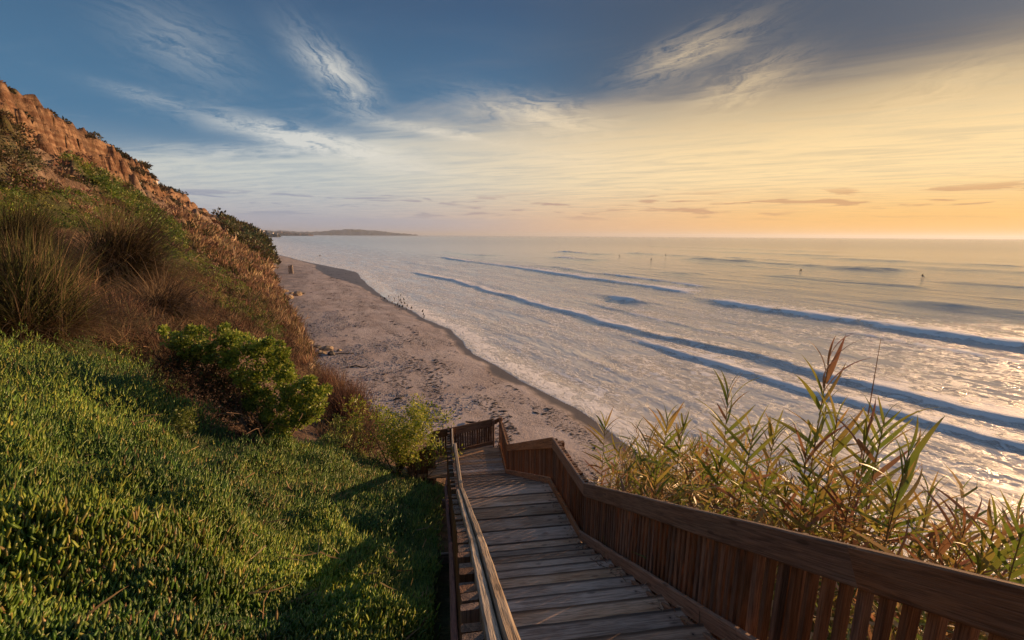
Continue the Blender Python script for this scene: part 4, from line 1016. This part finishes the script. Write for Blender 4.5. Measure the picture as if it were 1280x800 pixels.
# the dense lower growth behind them
def thicket():
    n = 980; s_ = np.where(RNG.random(n) < .5, RNG.uniform(-3.5, 4.5, n), RNG.uniform(2.5, 10.5, n)); t = 2.35+RNG.random(n)**1.2*np.where(s_ < 4, 5.2, 3.4)
    x = U2[0]*s_+T2[0]*t; y = U2[1]*s_+T2[1]*t; w, nn = xy2wn(x, y); z0 = height(w, nn)
    Zc = np.maximum(y*.98+3*.19, 2.5); ztop = EYE-1.7-.272*Zc+1.5*np.clip((1.0-s_)/1.5, 0, 1)+RNG.uniform(-.9, .15, n)-.25*np.clip(t-3, 0, 4)*0  # unseen reeds beside the top steps made taller to shade stairs and slope
    ztop = ztop-np.clip((s_-8)*.5, 0, 3)
    ok = x > .26*y; x, y, z0, ztop = x[ok], y[ok], z0[ok], ztop[ok]; n = len(x)
    P_, Dr, Sc, Ti = [], [], [], []
    paths = []
    for i in range(n):
        lean = RNG.normal(0, .10, 2); h = max(.8, ztop[i]-z0[i])
        if i % 2 == 0: paths.append([(Vector((x[i]+lean[0]*h*k/4, y[i]+lean[1]*h*k/4, z0[i]+h*k/4)), .008*(1-k/6)) for k in range(5)])
        kN = 22
        f = 1-RNG.random(kN)**1.5*.75; zz = z0[i]+h*f
        P_.append(np.stack([x[i]+lean[0]*h*f, y[i]+lean[1]*h*f, zz], 1))
        a = RNG.uniform(0, 6.28, kN); el = RNG.uniform(.0, 1.3, kN)
        Dr.append(np.stack([np.cos(a)*np.cos(el), np.sin(a)*np.cos(el), np.sin(el)], 1)); Sc.append(RNG.uniform(.20, .48, kN))
        Ti.append(pick([(.17, .22, .045), (.30, .26, .06), (.44, .31, .14), (.32, .17, .09), (.50, .36, .19)], kN, .25, [.28, .22, .2, .15, .15]))
    P_ = np.concatenate(P_); Dr = np.concatenate(Dr); Sc = np.concatenate(Sc); Ti = np.concatenate(Ti)
    S3 = np.stack([Sc, Sc*RNG.uniform(.9, 2.0, len(Sc)), Sc*RNG.uniform(.5, 3.0, len(Sc))], 1)
    V, F, T_ = stamp(BLADE, BLADEF, P_, rotmats(Dr, RNG.uniform(0, 6.28, len(P_))), S3, Ti)
    add('reed_thicket', np_mesh('reed_thicket', V, F, MATS['leaf'], True, dict(tint=T_)), kind='stuff', label='dense tangle of green and straw coloured reed leaves behind the right railing', category='reed thicket')
    add('reed_stems', tube_mesh('reed_stems', paths, 'reed_stalk'), kind='stuff', label='thin stems of the reed thicket', category='reed thicket')
thicket()
# litter on the treads by the toe board
def tread_litter():
    n = 260; s_ = RNG.uniform(1.3, 7.0, n); k = np.floor((5.56-s_)/.30); z = np.where(s_ > 5.27, EYE-4.36, EYE-4.36+np.maximum(k, 0)*RISE)
    t = np.array([rt(a) for a in s_])-.07-np.abs(RNG.normal(0, .07, n)); p = np.stack([U2[0]*s_+T2[0]*t, U2[1]*s_+T2[1]*t, z+.012], 1)
    d = RNG.normal(0, 1, (n, 3))*np.array([1, 1, .35]); d[:, 2] = np.abs(d[:, 2]); L = RNG.uniform(.04, .16, n)
    V, F, T_ = stamp(BLADE, BLADEF, p, rotmats(d, RNG.uniform(0, 6, n)), np.stack([L, L*1.3, L], 1), pick([(.42, .33, .22), (.26, .18, .11), (.16, .10, .07)], n))
    add('fallen_leaves', np_mesh('fallen_leaves', V, F, MATS['dry'], False, dict(tint=T_)), kind='stuff', label='dry reed leaves gathered along the right edge of the treads', category='plant litter')
tread_litter()

# ------------------------------------------------------------------ on the beach
def rock_mesh(r, seed, mat='rock', sub=2):
    import bmesh
    bm = bmesh.new(); bmesh.ops.create_icosphere(bm, subdivisions=sub, radius=r); q = random.Random(seed)
    s3 = (q.uniform(.8, 1.4), q.uniform(.7, 1.1), q.uniform(.5, .8)); ph = q.uniform(0, 50)
    for v in bm.verts:
        c = v.co/r; n = float(fbm(np.array(c.x*1.3+ph), np.array(c.y*1.3+c.z*1.7+ph), 3))
        v.co = Vector((c.x*s3[0], c.y*s3[1], c.z*s3[2]))*r*(1+.55*n)
    me = bpy.data.meshes.new('boulder'); bm.to_mesh(me); bm.free(); me.materials.append(MATS[mat]); return me
RK = [(408, 435, .55, 'rock'), (414, 441, .42, 'dark_rock'), (396, 432, .4, 'dark_rock'), (402, 440, .5, 'rock'), (424, 436, .3, 'rock'), (372, 368, .9, 'rock'), (358, 372, 1.0, 'rock'),
      (351, 384, .6, 'dark_rock'), (378, 366, .45, 'dark_rock'), (364, 366, .5, 'rock'), (354, 364, .8, 'rock'), (384, 428, .6, 'rock'), (392, 441, .35, 'dark_rock'), (386, 468, .5, 'rock')]
RL = ['tan boulder with a shaded side, highest of the group at the foot of the bluff', 'small dark rock just right of the tan boulder', 'dark low rock left of the tan boulder', 'tan rock close below the tan boulder',
      'smallest tan stone at the right of the rock group', 'tan boulder out on the sand beyond the bluff edge', 'large pale boulder against the far foot of the bluff', 'dark rock beside the green patch at the bluff foot',
      'small dark stone beside the tan boulder on the open sand', 'tan stone between the two far boulders', 'pale boulder touching the far bluff foot', 'tan rock half buried at the near bluff foot', 'small dark stone under the near bluff', 'tan lump of fallen sandstone nearest the big shrub']
for i, ((x, y, r, m), lb) in enumerate(zip(RK, RL)):
    p = level(x, y, .8); w, n = xy2wn(p.x, p.y); p.z = max(float(sand_z(w, n)), float(height(w, n)) if n > -6 else -9)+r*.15
    o = add('boulder', rock_mesh(r, i, m), None, label=lb, category='rock', group='boulders at the foot of the bluff'); o.location = p; o.rotation_euler[2] = i
def driftwood():
    for i, (x, y, L, rz) in enumerate(((455, 520, 1.6, .4), (500, 497, 1.0, 1.0), (540, 524, 1.3, .2), (592, 526, 1.1, -.3), (430, 442, 2.0, .3), (448, 458, 1.5, .1))):
        p = level(x, y, .6); w, n = xy2wn(p.x, p.y); p.z = float(sand_z(w, n))+.05; r_ = random.Random(i)
        path = [(Vector((L*(k/6-.5), .12*math.sin(k*1.3+i), .03+.05*math.sin(k))), .07*(1-.6*abs(k/6-.4))) for k in range(7)]
        sub = [(path[4][0].copy(), .03), (path[4][0]+Vector((.15, .3, .12)), .012)]
        o = add('driftwood', tube_mesh('driftwood', [path, sub], 'kelp' if i % 2 else 'driftwood'), None, category='driftwood', group='driftwood lying on the beach',
                label=['crooked pale driftwood branch below the broom bush', 'dark driftwood stick on the sand left of the stairs', 'pale driftwood stick just beyond the end landing', 'dark driftwood stick beyond the stair corner',
                       'long pale driftwood piece near the rocks', 'dark log end lying below the rocks'][i])
        o.location = p; o.rotation_euler[2] = rz
driftwood()
def kelp():
    n = 16000; w = 1/(1/14+RNG.random(n)*(1/190-1/14)); sh = shore(w)
    base = RNG.random(n); d = np.where(base < .5, 4.5+np.abs(RNG.normal(0, 5.0, n)), RNG.uniform(1.5, 17, n)); nn = sh+d
    keep = (fbm(w/3.2+nn/5, nn/1.5, 4) > .02) & (nn < -2.5); w, nn = w[keep], nn[keep]
    x, y = wn2xy(w, nn); z = sand_z(w, nn)+.012; n = len(w)
    a = RNG.normal(0, .7, n)+R_(10); L = RNG.uniform(.03, .13, n)*(1+w*.010)*np.where(RNG.random(n) < .04, 2.6, 1)
    TV = np.array([(-1, 0, 0), (-.3, .45, .1), (.4, .35, .05), (1, 0, 0), (.3, -.4, .08), (-.5, -.3, .03), (0, 0, .32)]); TF = np.array([(0, 5, 6), (5, 4, 6), (4, 3, 6), (3, 2, 6), (2, 1, 6), (1, 0, 6)])
    M = np.zeros((n, 3, 3)); M[:, 0, 0] = np.cos(a); M[:, 1, 0] = np.sin(a); M[:, 0, 1] = -np.sin(a); M[:, 1, 1] = np.cos(a); M[:, 2, 2] = 1
    V, F, T_ = stamp(TV, TF, np.stack([x, y, z], 1), M, np.stack([L, L*RNG.uniform(.3, .8, n), L*.6], 1), np.zeros((n, 3)))
    add('kelp_wrack', np_mesh('kelp_wrack', V, F, MATS['kelp']), kind='stuff', label='scattered dark kelp and pebbles along the sand', category='kelp')
kelp()
def cobbles():
    """the pale stones under the bluff"""
    n = 9000; w = RNG.uniform(18, 75, n); nn = -RNG.uniform(3.0, 13, n)-2*(w < 34); keep = (fbm(w/4, nn/3, 3)+.12 > np.abs(nn+7)/14) & (sand_z(w, nn) > .2); w, nn = w[keep], nn[keep]; n = len(w)
    x, y = wn2xy(w, nn); z = sand_z(w, nn)
    TV = np.array([(1, 0, 0), (.3, .9, 0), (-.8, .6, 0), (-.9, -.5, 0), (.2, -1, 0), (.1, .05, .7)]); TF = np.array([(0, 1, 5), (1, 2, 5), (2, 3, 5), (3, 4, 5), (4, 0, 5)])
    a = RNG.uniform(0, 6.28, n); L = RNG.uniform(.03, .11, n); M = np.zeros((n, 3, 3)); M[:, 0, 0] = np.cos(a); M[:, 1, 0] = np.sin(a); M[:, 0, 1] = -np.sin(a); M[:, 1, 1] = np.cos(a); M[:, 2, 2] = 1
    V, F, T_ = stamp(TV, TF, np.stack([x, y, z], 1), M, np.stack([L, L, L], 1), pick([(.40, .37, .37), (.28, .25, .25), (.5, .46, .44)], n))
    add('cobbles', np_mesh('cobbles', V, F, MATS['dry'], True, dict(tint=T_)), kind='stuff', label='pale grey cobbles spread below the bluff', category='cobbles')
cobbles()
# stump-like pillar on the far sand
def pillar():
    p = level(364, 343, .4); k = p.y/ray(364, 343)[1]; u = k/FPX
    root = empty('beach_pillar', p, 'squat tan pillar of two upright blocks standing on the far sand', 'pillar', None, .5)
    o = add('block', board_mesh('block', 12.5*u, 3.0*u, 2.6*u, 'concrete', .12, 4, .06), root); o.matrix_local = Matrix.Translation((1.25*u, 0, 5.6*u)) @ Matrix.Rotation(math.pi/2, 4, 'Y')
    o = add('block', board_mesh('block', 11.5*u, 2.4*u, 2.6*u, 'concrete', .12, 4, .06), root); o.matrix_local = Matrix.Translation((-1.3*u, .1, 5.2*u)) @ Matrix.Rotation(math.pi/2, 4, 'Y')
pillar()

# ------------------------------------------------------------------ people, boards, birds
def person(loc, rz, label, group, clothes, pose='stand', h=1.72):
    root = bpy.data.objects.new('person', None); link(root, None, loc); root.rotation_euler[2] = rz
    root['label'] = label; root['category'] = 'person'; root['group'] = group
    k = h/1.72
    if pose == 'sit':
        J = dict(pel=(0, 0, .12), che=(0, -.06, .52), nec=(0, -.05, .66), hed=(0, -.03, .82), sl=(-.19, -.05, .58), sr=(.19, -.05, .58), el=(-.26, .05, .36), er=(.26, .05, .36), hl=(-.16, .25, .25), hr=(.16, .25, .25),
                 kl=(-.26, .36, .10), kr=(.26, .36, .10), fl=(-.28, .38, -.35), fr=(.28, .38, -.35))
    else:
        st_ = .16 if pose == 'walk' else .02
        J = dict(pel=(0, 0, .92), che=(0, 0, 1.3), nec=(0, 0, 1.47), hed=(0, .02, 1.62), sl=(-.19, 0, 1.4), sr=(.19, 0, 1.4), el=(-.25, .04, 1.12), er=(.25, -.04, 1.12), hl=(-.25, .16, .88), hr=(.25, .04, .86),
                 kl=(-.11, st_, .5), kr=(.11, -st_*.3, .5), fl=(-.12, st_*1.2, .04), fr=(.12, -st_*1.6, .04))
    names = list(J); V = [tuple(c*k for c in J[n_]) for n_ in names]
    E_ = [('pel', 'che'), ('che', 'nec'), ('nec', 'hed'), ('che', 'sl'), ('che', 'sr'), ('sl', 'el'), ('sr', 'er'), ('el', 'hl'), ('er', 'hr'), ('pel', 'kl'), ('pel', 'kr'), ('kl', 'fl'), ('kr', 'fr')]
    import bmesh
    rad = dict(pel=.14, che=.15, nec=.06, hed=.10, sl=.07, sr=.07, el=.045, er=.045, hl=.04, hr=.04, kl=.07, kr=.07, fl=.05, fr=.05)
    bm = bmesh.new(); sl_ = bm.verts.layers.skin.verify(); bv = []
    for n_, v in zip(names, V):
        b_ = bm.verts.new(v); b_[sl_].radius = (rad[n_]*k, rad[n_]*k); b_[sl_].use_root = n_ == 'pel'; bv.append(b_)
    for a, b in E_: bm.edges.new((bv[names.index(a)], bv[names.index(b)]))
    me = bpy.data.meshes.new('body'); bm.to_mesh(me); bm.free(); me.materials.append(MATS[clothes])
    o = add('body', me, root); o.modifiers.new('skin', 'SKIN')
    o.modifiers.new('sub', 'SUBSURF').levels = 1
    import bmesh
    bm = bmesh.new(); bmesh.ops.create_icosphere(bm, subdivisions=2, radius=.105*k); hm = bpy.data.meshes.new('head'); bm.to_mesh(hm); bm.free(); hm.materials.append(MATS['skin' if clothes != 'wetsuit' else 'shirt'])
    hd = add('head', hm, root); hd.location = Vector(J['hed'])*k; hd.scale = (.9, 1, 1.2)
    return root
def surfboard(loc, rz, label, L=2.3):
    V, F = [], []; n = 12
    for i in range(n+1):
        f = i/n; wd = .27*math.sin(math.pi*(.04+.92*f))**.6; x = (f-.5)*L; rk = .10*abs(2*f-1)**3
        for (y, z) in ((-1, 0), (-.6, .035), (0, .045), (.6, .035), (1, 0), (0, -.04)): V.append((x, y*wd, z+rk))
    for i in range(n):
        for k in range(6): F.append((i*6+k, i*6+(k+1) % 6, i*6+6+(k+1) % 6, i*6+6+k))
    F += [tuple(range(6)), tuple(range(n*6+5, n*6-1, -1))]
    me = bpy.data.meshes.new('surfboard'); me.from_pydata(V, [], F); me.materials.append(MATS['board_white'])
    o = add('surfboard', me, None, label=label, category='surfboard', group='surfboards of the waiting surfers'); o.location = loc; o.rotation_euler[2] = rz; return o
SF = [(832, 321, 'stand', 'surfer in a black wetsuit standing up on a wave, farthest out near the middle'), (814, 325, 'sit', 'seated surfer in black just left of and nearer than the standing one'), (774, 320, 'sit', 'seated surfer in black, leftmost of the three near the middle'),
      (1153, 346, 'sit', 'seated surfer in black at the far right of the water'), (1001, 339, 'sit', 'seated surfer in black behind the long unbroken swell'), (400, 320, 'sit', 'lone surfer in black close to the left shore')]
for i, (x, y, pose, lb) in enumerate(SF):
    p = level(x, y, .45); person(p+Vector((0, 0, .06 if pose == 'stand' else -.02)), 2.0+i, lb, 'surfers in the sea', 'wetsuit', pose, 1.8)
    surfboard(p, 2.0+i+1.57, 'pale board under the '+lb.replace('surfer in a black wetsuit ', 'surfer ').replace('surfer in black ', 'surfer '))
PP = [(340, 318, 'stand', 'person in dark clothes farthest along the beach by the bluff', 'shirt'), (343, 319, 'walk', 'person in dark clothes next to the farthest one', 'shirt'), (337, 327, 'walk', 'person in dark clothes walking close under the bluff', 'shirt'),
      (340, 328, 'walk', 'second walker under the bluff, right of the first', 'wetsuit'), (334, 319, 'stand', 'person half hidden by the dark bushes of the bluff', 'shirt')]
for i, (x, y, pose, lb, cl) in enumerate(PP):
    p = level(x, y, .5); w, n = xy2wn(p.x, p.y); p.z = max(float(sand_z(w, n)), 0); person(p, i*1.3, lb, 'people on the far beach', cl, pose, 1.75)
def birds():
    import bmesh
    bm = bmesh.new(); bmesh.ops.create_uvsphere(bm, u_segments=8, v_segments=6, radius=1)
    for v in bm.verts: v.co = Vector((v.co.x*.17, v.co.y*.075, v.co.z*.075+.17+.03*v.co.x))
    n0 = len(bm.verts); bmesh.ops.create_uvsphere(bm, u_segments=6, v_segments=5, radius=.045); bm.verts.ensure_lookup_table()
    for v in bm.verts[n0:]: v.co += Vector((.17, 0, .25))
    body = bpy.data.meshes.new('body'); bm.to_mesh(body); bm.free(); body.materials.append(MATS['bird_dark'])
    bill = tube_mesh('bill', [[(Vector((.2, 0, .25)), .012), (Vector((.30, 0, .235)), .004)]], 'bird_dark')
    leg = tube_mesh('leg', [[(Vector((0, .03, .12)), .008), (Vector((.01, .03, 0)), .008)]], 'bird_dark')
    r = random.Random(4)
    spots = [(498, 372), (500, 376), (502, 379), (497, 381), (503, 384), (505, 375), (499, 384), (494, 383), (486, 371), (484, 377), (481, 374), (508, 387), (509, 383), (514, 386), (490, 379), (528, 390), (529, 394), (530, 397), (476, 372), (501, 370), (493, 374), (506, 380)]
    order = sorted(range(len(spots)), key=lambda i: spots[i][0]); rank = {i: k for k, i in enumerate(order)}; ordn = 'first second third fourth fifth sixth seventh eighth ninth tenth eleventh twelfth thirteenth fourteenth fifteenth sixteenth seventeenth eighteenth nineteenth twentieth twenty-first twenty-second'.split()
    prev = ['of the thick middle of the flock', 'at the landward side of the flock', 'at the seaward end of the flock']
    for i, (x, y) in enumerate(spots):
        p = level(x, y, .06); w, n = xy2wn(p.x, p.y); p.z = max(float(sand_z(w, n)), 0.0)+.01
        k = 2 if x > 512 else (1 if x < 491 else 0)
        o = bpy.data.objects.new('shorebird', None); link(o, None, p); o.rotation_euler[2] = r.uniform(0, 6.28); o.scale = (1.05,)*3
        o['label'] = 'small dark shorebird on the wet sand, '+ordn[rank[i]]+' of the flock counted from the bluff side'; o['category'] = 'bird'; o['group'] = 'shorebirds at the edge of the water'
        add('body', body, o); add('bill', bill, o); add('leg', leg, o); l2 = add('leg', leg, o); l2.location = (0, -.06, 0)
birds()

# ------------------------------------------------------------------ far coast
def ridge(name, prof, Z, depth, mat, label, nseg=160):
    px_ = np.linspace(prof[0][0], prof[-1][0], nseg); top = np.interp(px_, [p[0] for p in prof], [p[1] for p in prof])
    rows = 10; V = []
    for i in range(nseg):
        r = ray(px_[i], top[i]+float(fbm(np.array(px_[i]/3.), np.array(Z/900.), 4))*.9*(prof[-1][0] > 360)); z1 = max(r[2]*Z+EYE, -2)
        x0, y0 = r[0]*Z, r[1]*Z; L = math.hypot(r[0], r[1]); dx, dy = r[0]/L, r[1]/L
        for k in range(rows):
            f = k/(rows-1); h = math.sin(min(1, f*1.9)*math.pi/2)**.8 if f < .55 else 1-(f-.55)*.3
            jit = float(fbm(np.array(i/5.+k), np.array(k*1.7), 3))*depth*.10
            V.append((x0+dx*(f*depth*.5+jit), y0+dy*(f*depth*.5+jit), -3+(z1+3)*h*(1+.0*jit)))
    add(name, np_mesh(name, V, grid_faces(nseg, rows), mat, True), kind='structure', label=label)
def hill_far(name, c1, c2):
    m, g, b, _ = material(name); geo = g.new('ShaderNodeNewGeometry'); n = g.noise(geo.outputs['Position'], .012, 6, .65)
    z = g.sep(geo.outputs['Position'])[2]; c = g.mix(g.ss(n, .4, .6), c1, c2)
    g.link(c, b.inputs['Base Color']); b.inputs['Roughness'].default_value = .95; return m
hill_far('far_hill', (.03, .05, .085), (.05, .07, .11)); hill_far('town_hill', (.035, .04, .03), (.09, .08, .06)); hill_far('far_cliff', (.32, .20, .14), (.20, .13, .10))  # far_hill carries the blue of the hazy air in its base colour
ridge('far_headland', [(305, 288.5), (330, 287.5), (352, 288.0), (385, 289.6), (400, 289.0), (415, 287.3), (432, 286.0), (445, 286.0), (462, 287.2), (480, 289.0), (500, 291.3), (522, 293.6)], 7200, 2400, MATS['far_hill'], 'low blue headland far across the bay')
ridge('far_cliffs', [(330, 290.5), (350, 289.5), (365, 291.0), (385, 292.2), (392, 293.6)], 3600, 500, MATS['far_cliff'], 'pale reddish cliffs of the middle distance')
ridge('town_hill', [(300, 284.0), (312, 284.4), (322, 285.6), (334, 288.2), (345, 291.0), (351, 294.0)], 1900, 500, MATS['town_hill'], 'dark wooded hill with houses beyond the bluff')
def houses():
    r = random.Random(9)
    wall = board_mesh('wall', 1, 1, 1, 'house_wall', .02); V = [(-.56, -.56, .5), (.56, -.56, .5), (.56, .56, .5), (-.56, .56, .5), (-.5, 0, .85), (.5, 0, .85)]
    roof = bpy.data.meshes.new('roof'); roof.from_pydata(V, [], [(0, 1, 5, 4), (2, 3, 4, 5), (1, 2, 5), (3, 0, 4), (3, 2, 1, 0)]); roof.materials.append(MATS['house_roof'])
    win = board_mesh('window', .02, .18, .25, 'glass_dark', .002)
    lbs = ['pale house highest on the far wooded hill', 'pale house below the top of the far wooded hill', 'pale house in the middle of the far wooded hill', 'pale house at the right shoulder of the far wooded hill', 'pale house nearest the water end of the far hill',
           'small pale house lower left on the far hill', 'pale house between trees on the far hill', 'pale house at the right tip of the far hill']
    for i, (x, y) in enumerate(((318, 286.4), (324, 287.6), (329, 289.0), (335, 290.0), (340, 291.5), (316, 289.0), (327, 291.2), (346, 292.4))):
        p = at(x, y, 1890); o = empty('far_house', p, lbs[i], 'house', 'houses on the far hill', r.uniform(-.5, .5)); s_ = r.uniform(6, 9)
        a = add('wall', wall, o); a.scale = (s_*1.3, s_, s_*.7); b = add('roof', roof, o); b.scale = (s_*1.3, s_, s_*.7)
        for k in (-.25, .25):
            c = add('window', win, o); c.location = (k*s_*1.3, -s_*.5, 0); c.rotation_euler[2] = math.pi/2; c.scale = (s_, s_, s_)
houses()
# house peeking over the bluff brow
def bluff_house():
    w, n = 150., 26.; x, y = wn2xy(w, n); z = float(height(w, n))
    o = empty('bluff_house', Vector((x, y, z)), 'white house roof peeking over the brow of the bluff', 'house', None, .5)
    a = add('wall', board_mesh('wall', 5, 4, 2, 'house_wall', .05), o); a.location = (0, 0, .2)
    b = add('roof', board_mesh('roof', 5.6, 4.6, .3, 'house_roof', .05), o); b.location = (0, 0, 1.35)
    for k in (-2, 0, 2):
        c = add('window', board_mesh('window', .06, 1.1, 1.0, 'glass_dark', .01), o); c.location = (k*.8, -2.02, .5); c.rotation_euler[2] = math.pi/2
bluff_house()

# ------------------------------------------------------------------ evening haze over the sea
def haze():
    B = 27500; z0, z1 = -8.0, 130.0
    v = [(-B, -B, z0), (B, -B, z0), (B, B, z0), (-B, B, z0), (-B, -B, z1), (B, -B, z1), (B, B, z1), (-B, B, z1)]
    m = bpy.data.materials.new('haze'); m.use_nodes = True; g = NT(m.node_tree)
    out = g.new('ShaderNodeOutputMaterial'); pv = g.new('ShaderNodeVolumePrincipled')
    pv.inputs['Density'].default_value = 8e-5; pv.inputs['Color'].default_value = (.80, .87, .98, 1); pv.inputs['Anisotropy'].default_value = .3
    g.link(pv.outputs[0], out.inputs['Volume'])
    add('haze', np_mesh('haze', v, [(0, 3, 2, 1), (4, 5, 6, 7), (0, 1, 5, 4), (1, 2, 6, 5), (2, 3, 7, 6), (3, 0, 4, 7)], m), kind='stuff', label='thin evening haze over the sea', category='haze')
haze()
